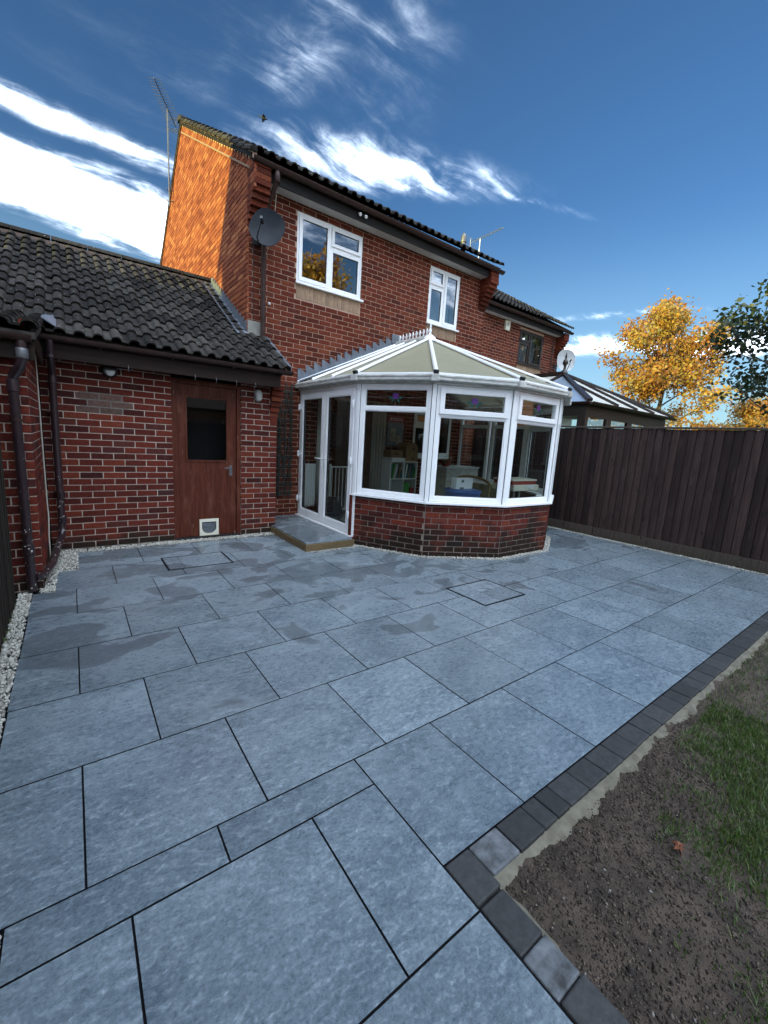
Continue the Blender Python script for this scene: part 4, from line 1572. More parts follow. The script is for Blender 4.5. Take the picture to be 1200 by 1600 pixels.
# verge: mortar bedding, a projecting band, its sunlit edge put into pale colour
m = MB()
n = 46
for q in range(n):
    ya = 6.28 + (10.75 - 6.28) * q / n
    yb = 6.28 + (10.75 - 6.28) * (q + 1) / n
    o2 = random.uniform(-0.006, 0.004)
    m.slab([(2.176 + o2, ya, rh(ya) - 0.06), (2.176 + o2, yb, rh(yb) - 0.06), (2.176 + o2, yb, rh(yb) + 0.01), (2.176 + o2, ya, rh(ya) + 0.01)], -X, 0.05)
m.build('verge_bedding', M['mortar_house'], house)
VN = Vector((0, -RS, 1)).normalized()
for q in range(17):
    P0 = Vector((2.12, 6.265, rh(6.265) + 0.012)) + RSL * (q * RL / 17)
    m = MB()
    prof = [(0.0, -0.012), (0.0, 0.022), (0.02, 0.045), (0.05, 0.055), (0.08, 0.045), (0.10, 0.02), (0.10, -0.012)]
    m.add([P0 + X * a + VN * (b2 + 0.024) for a, b2 in prof] + [P0 + RSL * 0.36 + X * a + VN * b2 for a, b2 in prof],
          [(k, (k + 1) % 7, 7 + (k + 1) % 7, 7 + k) for k in range(7)] + [(6, 5, 4, 3, 2, 1, 0), (7, 8, 9, 10, 11, 12, 13)])
    m.build('verge_tile', M['tile'], house)
m = MB()
for (ya, yb) in ((6.45, 10.72),):
    m.slab([(2.172, ya, rh(ya) - 0.215), (2.172, yb, rh(yb) - 0.215), (2.172, yb, rh(yb) - 0.185), (2.172, ya, rh(ya) - 0.185)], -X, 0.03)
m.build('sunlit_verge_band', M['buff'], house)
m = MB()
m.slab([(2.17, 10.75, rh(10.75) - 0.10), (2.17, 15.1, rh(15.1) - 0.10), (2.17, 15.1, rh(15.1) + 0.03), (2.17, 10.75, rh(10.75) + 0.03)], -X, 0.04)
m.build('far_verge', M['far_roof'], house)


def upvc_window(par, O, U, N, W, split, flip, mat, glass, sillmat, trans=4.545, back=None, name='window'):
    u0, u1, z0, z1 = W
    m = MB()
    rect_frame(m, O, U, N, u0 + 0.004, u1 - 0.004, z0 + 0.004, z1 - 0.004, 0.042, -0.09, -0.012)
    m.frame(O, U, N, Z, (split - 0.022, split + 0.022), (-0.085, -0.013), (z0 + 0.04, z1 - 0.04))
    win = m.build(name, mat, par, bevel=0.003)
    full = (u0 + 0.036, split - 0.012) if not flip else (split + 0.012, u1 - 0.036)
    part = (split + 0.012, u1 - 0.036) if not flip else (u0 + 0.036, split - 0.012)
    sash(win, O, U, N, full[0], full[1], z0 + 0.036, z1 - 0.036, 0.058, 0.006, mat, glass)
    sash(win, O, U, N, part[0], part[1], trans + 0.012, z1 - 0.036, 0.052, 0.006, mat, glass)
    MB().frame(O, U, N, Z, (part[0], part[1]), (-0.085, -0.014), (trans - 0.03, trans + 0.014)).build('transom', mat, win)
    sash(win, O, U, N, part[0], part[1], z0 + 0.036, trans - 0.03, 0.040, -0.012, mat, glass)
    MB().frame(O, U, N, Z, (u0 - 0.02, u1 + 0.035), (-0.05, 0.045), (z0 - 0.030, z0 + 0.003)).build('sill', sillmat, win, bevel=0.004)
    if back:
        MB().frame(O, U, N, Z, (u0 + 0.02, u1 - 0.02), (-0.30, -0.28), (z0, z1)).build('backing_panel', back, win)
    return win


HO = (0, 6.6, 0)
upvc_window(house, HO, X, REAR, WIN1, 3.575, False, M['upvc'], M['glass_up'], M['upvc'])
upvc_window(house, HO, X, REAR, WIN2, 6.175, True, M['upvc'], M['glass_up'], M['upvc'], back=M['frosted'])  # pale panel behind the glass stands in for frosted panes bright with sky
upvc_window(house, HO, X, REAR, WIN3, 6.17, True, M['upvc'], M['glass'], M['upvc'], trans=1.84)
for (ua, ub, zt) in ((2.978, 4.192, 3.832), (5.768, 6.612, 3.802)):
    x = ua
    while x < ub - 0.03:
        MB().box((x, min(x + 0.0665, ub)), (6.594, 6.62), (zt - 0.205, zt)).build('sill_brick', M['buff'], house, bevel=0.003)
        x += 0.0755
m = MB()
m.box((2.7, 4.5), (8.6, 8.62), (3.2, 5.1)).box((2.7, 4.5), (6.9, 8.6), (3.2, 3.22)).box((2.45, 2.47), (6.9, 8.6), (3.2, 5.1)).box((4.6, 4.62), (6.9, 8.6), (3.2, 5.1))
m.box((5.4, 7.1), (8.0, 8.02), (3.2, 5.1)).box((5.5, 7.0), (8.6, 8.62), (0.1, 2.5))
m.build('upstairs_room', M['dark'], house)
m = MB()
m.box((3.3, 5.1), (8.4, 8.42), (0.1, 2.4))
m.box((3.28, 3.30), (6.9, 8.4), (0.1, 2.4)).box((5.1, 5.12), (6.9, 8.4), (0.1, 2.4)).box((3.3, 5.1), (6.86, 8.4), (2.3, 2.32))
m.build('downstairs_room', M['room'], house)
MB().box((3.3, 5.1), (6.35, 8.4), (0.085, 0.112)).build('room_floor', M['floor_in'], house)
MB().box((2.418, 2.432), (6.575, 6.596), (2.75, 3.13)).build('rendered_patch_edge', M['lead'], house)
MB().box((2.205, 2.42), (6.580, 6.596), (2.93, 3.13)).build('rendered_patch', plain('cement_render', (0.26, 0.25, 0.22), (0.19, 0.185, 0.165), 0.9, 9, 0.3, 60), house)

# rainwater pipe on the house
t = thing('downpipe', 'brown downpipe on the house behind the dark satellite dish', 'downpipe', (2.42, 6.53, 2.9))
MB().tube([(2.52, 6.30, 5.12), (2.52, 6.30, 5.00), (2.505, 6.33, 4.93), (2.435, 6.50, 4.66), (2.42, 6.53, 4.58), (2.42, 6.535, 3.5), (2.42, 6.535, 2.86)], 0.034, 12).build('pipe', M['brown_plastic'], t, True)
m = MB()
m.lathe((2.52, 6.30, 4.96), [(0.037, 0), (0.041, 0.005), (0.041, 0.13), (0.037, 0.135)], 14)
m.build('hopper_socket', M['brown_plastic'], t, True)
m = MB()
for zz in (3.2, 4.0):
    m.lathe((2.42, 6.535, zz), [(0.036, 0), (0.040, 0), (0.040, 0.02), (0.036, 0.02)], 12)
m.build('bracket', M['brown_plastic'], t)
o = MB().tube([(2.285, 6.585, 4.2), (2.285, 6.587, 3.6), (2.29, 6.587, 3.12)], 0.005, 5).build('dish_cable', M['black'])
tag(o, 'black cable hanging down the brickwork below the dark satellite dish', 'cable')
o = MB().tube([(2.55, 6.36, 5.0), (2.545, 6.40, 4.8), (2.53, 6.42, 4.5), (2.50, 6.45, 4.25), (2.46, 6.5, 4.12), (2.43, 6.54, 4.0)], 0.0035, 5).build('dish_cable', M['cable'])
tag(o, 'thin white cable looping from the gutter down past the dark satellite dish', 'cable')


# ------------------------------------------------------------------ dishes and aerials
def dish(name, label, C, aim, r, mat, group=None, wall=None, oval=1.12, roll=0.0):
    C, aim = Vector(C), Vector(aim).normalized()
    t = thing(name, label, 'satellite dish', C)
    a = aim.cross(Z).normalized()
    u = a.cross(aim)
    if roll:
        a, u = a * math.cos(roll) + u * math.sin(roll), u * math.cos(roll) - a * math.sin(roll)
    vs, fs = [], []
    seg, rings = 36, 7
    for side in (0, 1):
        for i in range(rings):
            f = i / (rings - 1)
            for s in range(seg):
                th = 2 * math.pi * s / seg
                x, yv = math.cos(th), math.sin(th)
                sq = 1 / max(1e-6, (abs(x) ** 2.5 + abs(yv) ** 2.5)) ** (1 / 2.5)
                d = -0.16 * r * (1 - f * f) * 1.3 - side * 0.012
                vs.append(C + a * (x * sq * f * r) + u * (yv * sq * f * r * oval) + aim * d)
    k = seg * rings
    for sd in (0, 1):
        for i in range(rings - 1):
            for s in range(seg):
                s2 = (s + 1) % seg
                q = (sd * k + i * seg + s, sd * k + i * seg + s2, sd * k + (i + 1) * seg + s2, sd * k + (i + 1) * seg + s)
                fs.append(q if sd == 0 else q[::-1])
    for s in range(seg):
        s2 = (s + 1) % seg
        fs.append(((rings - 1) * seg + s, (rings - 1) * seg + s2, k + (rings - 1) * seg + s2, k + (rings - 1) * seg + s))
    MB().add(vs, fs).build('reflector', mat, t, True)
    m = MB()
    lo = C - u * r * oval * 0.98
    focus = C + aim * r * 1.05 - u * r * 0.35
    m.tube([lo - aim * 0.02, lo + aim * r * 0.45, focus], [0.012, 0.011, 0.010], 8)
    m.build('feed_arm', M['black'], t, True)
    MB().tube([focus - aim * 0.06 + u * 0.015, focus + aim * 0.05 + u * 0.03], [0.024, 0.020], 12).build('receiver', M['black'], t, True)
    m = MB()
    bk = C - aim * 0.2
    w = Vector(wall)
    m.tube([C - aim * 0.05, bk, w], 0.016, 8)
    m.box((w.x - 0.06, w.x + 0.06), (w.y - 0.012, w.y), (w.z - 0.09, w.z + 0.09))
    m.build('wall_bracket', M['black'], t)
    return t


dish('satellite_dish', 'dark oval satellite dish fixed near the corner of the main house', (2.365, 6.26, 4.335), (-0.50, -0.85, 0.10), 0.235, M['dish'], wall=(2.33, 6.592, 4.28), oval=1.04, roll=0.5)


def aerial(label, mast0, mast1, boomA, boomB, mat, reflector=True, el=0.17, n=16):
    t = thing('tv_aerial', label, 'aerial', mast0)
    A, B = Vector(boomA), Vector(boomB)
    MB().tube([mast0, mast1], 0.016, 8).build('mast', mat, t, True)
    MB().tube([A, B], 0.011, 6).build('boom', mat, t, True)
    d = (B - A).normalized()
    s = d.cross(Z).normalized()
    m = MB()
    for k in range(n):
        p = A + (B - A) * (0.02 + 0.80 * k / (n - 1))
        L = el * (0.75 + 0.35 * k / n)
        m.tube([p - s * L, p + s * L], 0.0045, 5)
    m.build('elements', mat, t)
    if reflector:
        m = MB()
        for k in range(-3, 4):
            if k == 0:
                continue
            p = B + Z * (0.045 * k) - d * (0.02 * abs(k))
            m.tube([p - s * 0.22, p + s * 0.22], 0.006, 5)
        m.tube([B - Z * 0.14, B + Z * 0.14], 0.008, 5)
        m.build('reflector', mat, t)
    return t


t = aerial('tall thin television aerial on a mast beside the sunlit gable', (2.10, 11.70, 6.50), (2.10, 11.68, 8.46), (1.73, 10.95, 8.46), (2.37, 12.2, 8.46), M['dull_steel'])
for zz in (6.62, 6.85):
    m = MB()
    m.tube([(2.10, 11.70, zz), (2.2, 11.70, zz)], 0.012, 6)
    m.tube([(2.04, 11.70, zz), (2.12, 11.82, zz)], 0.008, 5)
    m.build('wall_bracket', M['dull_steel'], t)
aerial('short silver television aerial beyond the roof ridge', (11.64, 10.85, 7.6), (11.64, 10.85, 8.5), (11.64, 9.88, 8.52), (11.64, 11.3, 8.50), M['steel'], True, 0.12, 18)
t = thing('roof_flue', 'grey capped roof flue near the right end of the main roof', 'flue', (7.0, 7.0, 5.6))
MB().lathe((7.0, 7.0, 5.45), [(0.052, 0), (0.052, 0.33)], 16).build('pipe', M['lead'], t, True)
MB().lathe((7.0, 7.0, 5.77), [(0.066, 0), (0.070, 0.03), (0.058, 0.035), (0.058, 0.12), (0.045, 0.16), (0.02, 0.19), (0.0, 0.195)], 16).build('cowl', M['dull_steel'], t, True)
MB().slab([(6.85, 6.85, rh(6.85) + 0.07), (7.15, 6.85, rh(6.85) + 0.07), (7.15, 7.2, rh(7.2) + 0.07), (6.85, 7.2, rh(7.2) + 0.07)], (0, -RS, 1), 0.01).build('flue_plate', M['lead'], t)
for k, (xx, lab) in enumerate(((3.92, 'small white spotlight on the fascia, the one nearer the dish'), (4.03, 'small white spotlight on the fascia, the one further from the dish'))):
    t = thing('spotlight', lab, 'spotlight', (xx, 6.34, 5.06))
    MB().lathe((xx, 6.362, 5.065), [(0.02, 0), (0.02, 0.03)], 12, REAR).build('base', M['black'], t, True)
    MB().lathe((xx, 6.335, 5.055), [(0.016, 0), (0.026, 0.045), (0.022, 0.05), (0, 0.048)], 12, (0.1, -0.8, -0.4)).build('head', M['white'], t, True)
t = thing('wall_sensor', 'tiny white knob on the brickwork beside the house downpipe', 'sensor', (2.535, 6.59, 3.43))
MB().lathe((2.535, 6.592, 3.43), [(0.016, 0), (0.018, 0.02), (0.01, 0.03), (0, 0.031)], 10, REAR).build('knob', M['white'], t, True)
MB().box((2.515, 2.555), (6.588, 6.594), (3.41, 3.45)).build('base', M['upvc_dirty'], t)

# trellis on the house wall beside the glazed door
t = thing('wall_trellis', 'dark lattice trellis on the brick wall beside the white double doors', 'trellis', (2.8, 6.57, 0.4))
for xx in (2.50, 2.61, 2.72, 2.83, 2.93):
    MB().box((xx - 0.011, xx + 0.011), (6.560, 6.570), (0.42, 2.30)).build('upright_slat', M['trellis'], t)
for zz in np.arange(0.5, 2.3, 0.15):
    MB().box((2.44, 2.98), (6.551, 6.5595), (zz - 0.011, zz + 0.011)).build('cross_slat', M['trellis'], t)
m = MB()
for q in range(9):
    xx = random.uniform(2.68, 2.95)
    pts = []
    for s in range(12):
        pts.append((min(2.98, max(2.45, xx + random.uniform(-0.05, 0.05))), 6.545 + random.uniform(-0.01, 0.01), 0.45 + s * 0.16))
    m.tube(pts, 0.006, 5)
m.build('dead_climber', M['trellis'], t)

# ================================================================== NEIGHBOURING HOUSE, set back on the right
nh = thing('brick_house', 'set back brick house with a dark framed window beyond the white conservatory', 'house', (10, 8, 0))
NW = (10.60, 11.80, 3.955, 4.90)
bw = Brickwork()
bw.wall((0, 8.0, 0), X, REAR, 7.45, 12.70, 1.2, 5.06, [NW, (10.60, 11.80, 3.70, 3.96)], off=0.05)
bw.emit(nh, M['brick_house'], 0, 21)
m = MB()
split_wall(m, (0, 8.0, 0), X, REAR, 7.43, 12.69, 0, 5.2, [NW])
m.build('wall', M['mortar_house'], nh)
m = MB()
m.box((12.45, 12.69), (8.005, 15.8), (0, 5.1))
m.box((7.43, 12.69), (15.6, 15.8), (0, 5.1))
m.slab([(12.69, 8.0, 5.1), (12.69, 15.8, 5.1), (12.69, 11.95, 7.70)], X, 0.2)
m.build('side_wall', M['far_wall'], nh)
upvc_window(nh, (0, 8.0, 0), X, REAR, NW, 11.12, True, M['brown_frame'], M['glass_up'], M['brown_frame'], trans=4.57, back=M['frosted'])
x = 10.61
while x < 11.76:
    MB().box((x, x + 0.066), (7.994, 8.02), (3.70, 3.915)).build('sill_brick', M['buff'], nh)
    x += 0.0755
for k in range(9):
    za = 4.42 + k * 0.075
    MB().box((12.46, 12.712), (7.99 - min(0.28, 0.045 * k + 0.02), 8.0), (za + 0.008, za + 0.075)).build('corbel_brick', M['brick_house'], nh, bevel=0.003)
MB().box((7.45, 12.455), (7.765, 7.788), (4.985, 5.165)).build('fascia', M['black_fascia'], nh)
MB().box((7.45, 12.455), (7.788, 7.992), (5.00, 5.012)).build('soffit_board', M['soffit'], nh)
m = MB()
gutter(m, (7.46, 7.70, 5.165), (12.85, 7.70, 5.155), 0.057)
m.build('gutter', M['brown_plastic'], nh, True)
tile_roof(nh, (7.455, 7.665, 5.235), X, RSL, 16, 17, 0.335, RL / 17, single=False)
m = MB()
m.slab([(7.45, 7.70, 5.20), (12.78, 7.70, 5.20), (12.78, 12.15, 5.20 + 4.45 * RS), (7.45, 12.15, 5.20 + 4.45 * RS)], (0, -RS, 1), 0.05)
m.slab([(7.45, 12.15, 5.20 + 4.45 * RS), (12.78, 12.15, 5.20 + 4.45 * RS), (12.78, 16, 5.1), (7.45, 16, 5.1)], (0, RS, 1), 0.05)
m.build('roof', M['tile'], nh)
MB().tube([(7.53, 7.93, 5.1), (7.53, 7.93, 0.2)], 0.034, 10).build('downpipe', M['brown_plastic'], nh, True)
MB().tube([(12.28, 7.965, 4.95), (12.28, 7.965, 3.0)], 0.012, 6).build('wall_cable', M['black'], nh)
t = thing('alarm_box', 'cream alarm box under the eaves of the set back house', 'alarm box', (9.95, 7.98, 4.86))
m = MB()
m.slab([(9.86, 7.93, 4.72), (10.04, 7.93, 4.72), (10.06, 7.93, 4.98), (9.84, 7.93, 4.98)], REAR, 0.06)
m.build('casing', M['cream'], t, bevel=0.006)
MB().box((9.90, 10.0), (7.922, 7.929), (4.83, 4.90)).build('front_panel', M['upvc_dirty'], t)
dish('satellite_dish', 'pale satellite dish at the corner of the set back house', (12.62, 7.66, 4.30), (-0.55, -0.83, 0.05), 0.29, M['pale_dish'], wall=(12.55, 7.99, 4.1))
#PART4

# ================================================================== CONSERVATORY
con = thing('conservatory', 'white framed Victorian conservatory on a red brick base', 'conservatory', (5.045, 5.2, 0))
CV = [Vector((x, y, 0)) for x, y in FACET]
LINE = [Vector((3.09, 6.585, 0))] + CV + [Vector((7.0, 6.585, 0))]


def offs(d):
    out = []
    for i, p in enumerate(LINE):
        ns = []
        for a, b2 in ((i - 1, i), (i, i + 1)):
            if a >= 0 and b2 < len(LINE):
                u = (LINE[b2] - LINE[a]).normalized()
                ns.append(Vector((u.y, -u.x, 0)))
        if len(ns) == 1:
            out.append(p + ns[0] * d)
        else:
            bis = (ns[0] + ns[1]).normalized()
            out.append(p + bis * (d / bis.dot(ns[0])))
    return out


def band(mb, d0, d1, z0, z1, a=0, b=None, z0b=None, z1b=None):
    I, Oo = offs(d0), offs(d1)
    b = len(LINE) - 1 if b is None else b
    z0b = z0 if z0b is None else z0b
    z1b = z1 if z1b is None else z1b
    for i in range(a, b):
        vs = [I[i] + Z * z0, Oo[i] + Z * z0b, Oo[i] + Z * z1b, I[i] + Z * z1, I[i + 1] + Z * z0, Oo[i + 1] + Z * z0b, Oo[i + 1] + Z * z1b, I[i + 1] + Z * z1]
        mb.add(vs, [(0, 1, 5, 4), (1, 2, 6, 5), (2, 3, 7, 6), (3, 0, 4, 7), (0, 3, 2, 1), (4, 5, 6, 7)])
    return mb


bw = Brickwork()
m = MB()
for i in range(6):
    A, B = LINE[i + 1], LINE[i + 2]
    U = (B - A).normalized()
    N = Vector((U.y, -U.x, 0))
    L = (B - A).length
    bw.wall(A, U, N, 0.004, L - 0.004, 0, 0.70, off=0.02 + 0.07 * (i % 3), zbase=-0.01)
bw.emit(con, M['brick_dwarf'], 300, 31)
band(m, -0.20, 0.0, 0, 0.70, 1).build('dwarf_wall', M['mortar_dwarf'], con)
MB().box((3.06, 3.13), (4.81, 4.86), (0, 0.70)).build('quoin', M['brick_dwarf'], con)
band(MB(), -0.22, 0.050, 0.705, 0.735, 1).build('sill', M['upvc'], con, bevel=0.004)
fl = MB()
fl.slab([p + Z * 0.112 for p in offs(-0.02)], Z, 0.05)
fl.build('floor', M['floor_in'], con)

ZT0, ZT1 = 0.738, 2.195


def flower(win, O, U, N, uc, zc, d):
    f = MB()
    for (du, dz, ru, rz2) in ((0, 0.022, 0.020, 0.040), (-0.026, 0.022, 0.018, 0.034), (0.026, 0.022, 0.018, 0.034), (-0.012, 0.0, 0.018, 0.022), (0.014, 0.0, 0.018, 0.022)):
        pts = []
        for q in range(8):
            th = 2 * math.pi * q / 8
            pts.append(Vector(O) + U * (uc + du + ru * math.cos(th)) + N * (d + random.uniform(0, .0004)) + Z * (zc + dz + rz2 * math.sin(th)))
        f.slab(pts, N, 0.0025)
    f.build('stained_flower', M['purple'], win)
    f = MB()
    for s in (-1, 1):
        for (a0, a1, b1) in ((0.012, 0.115, 0.030), (0.012, 0.070, -0.048)):
            p0 = Vector(O) + U * (uc + s * a0) + N * d + Z * (zc - 0.022)
            p2 = Vector(O) + U * (uc + s * a1) + N * d + Z * (zc - 0.022 + b1)
            mid = (p0 + p2) / 2
            f.slab([p0, mid + Z * 0.020, p2, mid - Z * 0.012], N, 0.0025)
    f.build('stained_leaves', M['teal_glass'], win)


def facet_window(A, B, style, motif=True):
    U = (B - A).normalized()
    N = Vector((U.y, -U.x, 0))
    L = (B - A).length
    e = 0.032
    m = MB()
    rect_frame(m, A, U, N, e, L - e, ZT0, ZT1, 0.062, -0.065, -0.004)
    win = m.build('window', M['upvc'], con, bevel=0.004)
    u0, u1 = e + 0.062, L - e - 0.062
    zt = 1.885
    if style == 'fixed':
        MB().frame(A, U, N, Z, (u0, u1), (-0.062, -0.006), (zt - 0.025, zt + 0.025)).build('transom', M['upvc'], win, bevel=0.003)
        ta, tb, za, zb, dd = u0, u1, zt + 0.025, ZT1 - 0.062, -0.03
        m = MB()
        rect_frame(m, A, U, N, ta, tb, za, zb, 0.010, -0.05, -0.012)
        m.build('bead', M['upvc'], win)
    else:
        MB().frame(A, U, N, Z, (u0, u1), (-0.062, -0.006), (zt - 0.075, zt - 0.030)).build('transom', M['upvc'], win, bevel=0.003)
        m = MB()
        rect_frame(m, A, U, N, u0 - 0.018, u1 + 0.018, zt - 0.042, ZT1 - 0.035, 0.062, -0.05, 0.018)
        m.build('top_light_sash', M['upvc'], win, bevel=0.005)
        ta, tb, za, zb, dd = u0 + 0.044, u1 - 0.044, zt + 0.020, ZT1 - 0.097, -0.012
    pane(win, A, U, N, ta + 0.001, tb - 0.001, za + 0.001, zb - 0.001, dd, M['glass'], 'top_pane')
    if motif:
        flower(win, A, U, N, (ta + tb) / 2, (za + zb) / 2 + 0.005, dd + 0.0085)
        f = MB()
        uc = (ta + tb) / 2
        zc = (za + zb) / 2
        f.frame(A, U, N, Z, (ta, uc - 0.12), (dd + 0.005, dd + 0.007), (zc + 0.008, zc + 0.012))
        f.frame(A, U, N, Z, (uc + 0.12, tb), (dd + 0.005, dd + 0.007), (zc + 0.008, zc + 0.012))
        f.frame(A, U, N, Z, (uc - 0.003, uc + 0.003), (dd + 0.005, dd + 0.007), (za, zc - 0.05))
        f.build('lead_cames', M['dull_steel'], win)
    zl = zt - 0.025 if style == 'fixed' else zt - 0.075
    m = MB()
    rect_frame(m, A, U, N, u0, u1, ZT0 + 0.062, zl, 0.012, -0.05, -0.014)
    m.build('bead', M['upvc'], win)
    m = MB()
    rect_frame(m, A, U, N, u0 + 0.012, u1 - 0.012, ZT0 + 0.074, zl - 0.012, 0.005, -0.045, -0.022)
    m.build('gasket', M['rubber'], win)
    pane(win, A, U, N, u0 + 0.012, u1 - 0.012, ZT0 + 0.074, zl - 0.012, -0.032, M['glass'])
    return win


for i in range(5):
    facet_window(CV[i], CV[i + 1], 'fixed' if i == 0 else 'sash')
rA, rB = CV[5], Vector((7.0, 6.585, 0))
rM = (rA + rB) / 2
facet_window(rA, rM, 'fixed', False)
facet_window(rM, rB, 'fixed', False)
# corner posts with dark seams
for i, p in enumerate(CV):
    d = (p - Vector((5.045, 5.35, 0))).normalized()
    a = Vector((-d.y, d.x, 0))
    m = MB()
    m.frame(p - d * 0.004, a, d, Z, (-0.027, 0.027), (-0.065, 0.010), (ZT0 if i else 0.112, ZT1))
    m.build('corner_post', M['upvc'], con, bevel=0.005)
    MB().frame(p - d * 0.004, a, d, Z, (-0.034, 0.034), (-0.060, -0.006), (ZT0 if i else 0.112, ZT1 - 0.001)).build('post_seam', M['rubber'], con)

# double doors in the left flank
DO, DU, DN = Vector((3.09, 0, 0)), Y, -X
m = MB()
rect_frame(m, DO, DU, DN, 4.835, 6.585, 0.112, ZT1, 0.060, -0.065, 0.0, wb=0.03)
m.frame(DO, DU, DN, Z, (4.800, 4.836), (-0.03, 0.004), (0.02, ZT1))
m.build('door_frame', M['upvc'], con, bevel=0.004)
MB().frame(DO, DU, DN, Z, (4.80, 6.585), (0.0, 0.045), (0.108, 0.128)).build('door_cill', M['upvc'], con, bevel=0.004)
for k, (ya, yb) in enumerate(((4.885, 5.708), (5.712, 6.535))):
    m = MB()
    rect_frame(m, DO, DU, DN, ya, yb, 0.145, ZT1 - 0.045, 0.088, -0.06, 0.012, wb=0.105)
    leaf = m.build('door_leaf', M['upvc'], con, bevel=0.005)
    m = MB()
    rect_frame(m, DO, DU, DN, ya + 0.088, yb - 0.088, 0.25, ZT1 - 0.133, 0.012, -0.05, 0.004)
    m.build('bead', M['upvc'], leaf)
    m = MB()
    rect_frame(m, DO, DU, DN, ya + 0.10, yb - 0.10, 0.262, ZT1 - 0.145, 0.006, -0.05, -0.005)
    m.build('gasket', M['rubber'], leaf)
    pane(leaf, DO, DU, DN, ya + 0.10, yb - 0.10, 0.262, ZT1 - 0.145, -0.02, M['glass'])
    hy = ya + 0.02 if k == 0 else yb - 0.02
    for zz in (0.36, 1.12, 1.88):
        m = MB()
        m.lathe((3.09 - 0.030, hy + (-0.03 if k == 0 else 0.03), zz), [(0.013, 0), (0.015, 0.004), (0.015, 0.10), (0.013, 0.104)], 10)
        m.frame(DO, DU, DN, Z, (hy - 0.045, hy + 0.045), (0.013, 0.022), (zz + 0.02, zz + 0.085))
        m.build('hinge', M['upvc'], leaf, True)
    cy = 5.664 if k == 0 else 5.756
    m = MB()
    m.frame(DO, DU, DN, Z, (cy - 0.013, cy + 0.013), (0.012, 0.022), (1.0, 1.22))
    s = -1 if k == 0 else 1
    m.tube([(3.09 - 0.022, cy, 1.14), (3.09 - 0.055, cy, 1.14), (3.09 - 0.060, cy + s * 0.015, 1.14), (3.09 - 0.056, cy + s * 0.13, 1.14)], 0.009, 8)
    m.build('door_handle', M['white'], leaf, True)

# eaves, gutter and roof
band(MB(), -0.06, 0.028, 2.196, 2.252).build('head_fascia', M['upvc_dirty'], con)
gm = MB()
band(gm, 0.03, 0.105, 2.225, 2.282, z0b=2.232)
band(gm, 0.095, 0.112, 2.270, 2.296)
gm.build('gutter', M['upvc_dirty'], con, bevel=0.006)
go = offs(0.116)
for i in range(1, 7):
    p = go[i]
    d = (p - LINE[i]).normalized()
    a = Vector((-d.y, d.x, 0))
    m = MB()
    m.frame(p - d * 0.07, a, d, Z, (-0.055, 0.055), (0.0, 0.072), (2.218, 2.300))
    m.build('gutter_corner', M['upvc_dirty'], con, bevel=0.01)
AP, RW = Vector((5.045, 5.66, 3.235)), Vector((5.045, 6.585, 3.26))
ev = [p + Z * 2.315 for p in offs(0.055)]
rim = MB()
I2, O2 = offs(0.03), offs(0.082)
for i in range(len(LINE) - 1):
    vs = [I2[i] + Z * 2.297, O2[i] + Z * 2.290, O2[i] + Z * 2.316, I2[i] + Z * 2.332, I2[i + 1] + Z * 2.297, O2[i + 1] + Z * 2.290, O2[i + 1] + Z * 2.316, I2[i + 1] + Z * 2.332]
    rim.add(vs, [(0, 1, 5, 4), (1, 2, 6, 5), (2, 3, 7, 6), (3, 0, 4, 7), (0, 3, 2, 1), (4, 5, 6, 7)])
rim.build('eaves_trim', M['upvc'], con)


def bar(A, B, w=0.056, h=0.03, lift=0.012, mat='upvc', cap=True):
    A, B = Vector(A), Vector(B)
    d = (B - A).normalized()
    a = d.cross(Z).normalized()
    n = a.cross(d)
    if n.z < 0:
        n = -n
    m = MB()
    L = (B - A).length
    sec = [(-w / 2, 0), (-w / 2, h * 0.5), (-w * 0.22, h), (w * 0.22, h), (w / 2, h * 0.5), (w / 2, 0)]
    vs = [A + a * x + n * (y + lift) for x, y in sec] + [B + a * x + n * (y + lift) for x, y in sec]
    m.add(vs, [(i, (i + 1) % 6, 6 + (i + 1) % 6, 6 + i) for i in range(6)] + [(5, 4, 3, 2, 1, 0), (6, 7, 8, 9, 10, 11)])
    o = m.build('glazing_bar', M[mat], con)
    if cap:
        m = MB()
        m.frame(A - d * 0.03, d, a, n, (-0.015, 0.028), (-w * 0.56, w * 0.56), (-0.012, h + lift + 0.004))
        m.build('bar_end_cap', M['rubber'], o, bevel=0.006)
    return o


for i in range(1, 6):
    m = MB()
    m.slab([ev[i], ev[i + 1], AP], Z, 0.022)
    m.build('roof_panel', M['poly'], con)
for i in range(1, 7):
    bar(ev[i], AP)
for side in (0, 1):
    c, w = (ev[1], ev[0]) if side == 0 else (ev[6], ev[7])
    fr = [0, 0.36, 0.70, 1.0]
    for k in range(3):
        p = [c.lerp(w, fr[k]), c.lerp(w, fr[k + 1]), AP.lerp(RW, fr[k + 1]), AP.lerp(RW, fr[k])]
        MB().slab(p, Z, 0.022).build('roof_panel', M['poly'], con)
        bar(c.lerp(w, min(fr[k + 1], 0.985)), AP.lerp(RW, min(fr[k + 1], 0.985)), 0.045, cap=False)
m = MB()
m.tube([AP + Z * 0.02 - Y * 0.03, RW + Z * 0.02], 0.055, 8)
m.build('ridge', M['upvc_dirty'], con, True)
m = MB()
m.lathe(AP + Z * 0.0, [(0.11, 0.0), (0.10, 0.03), (0.055, 0.065), (0.03, 0.075)], 14)
m.build('apex_cap', M['upvc'], con, True)


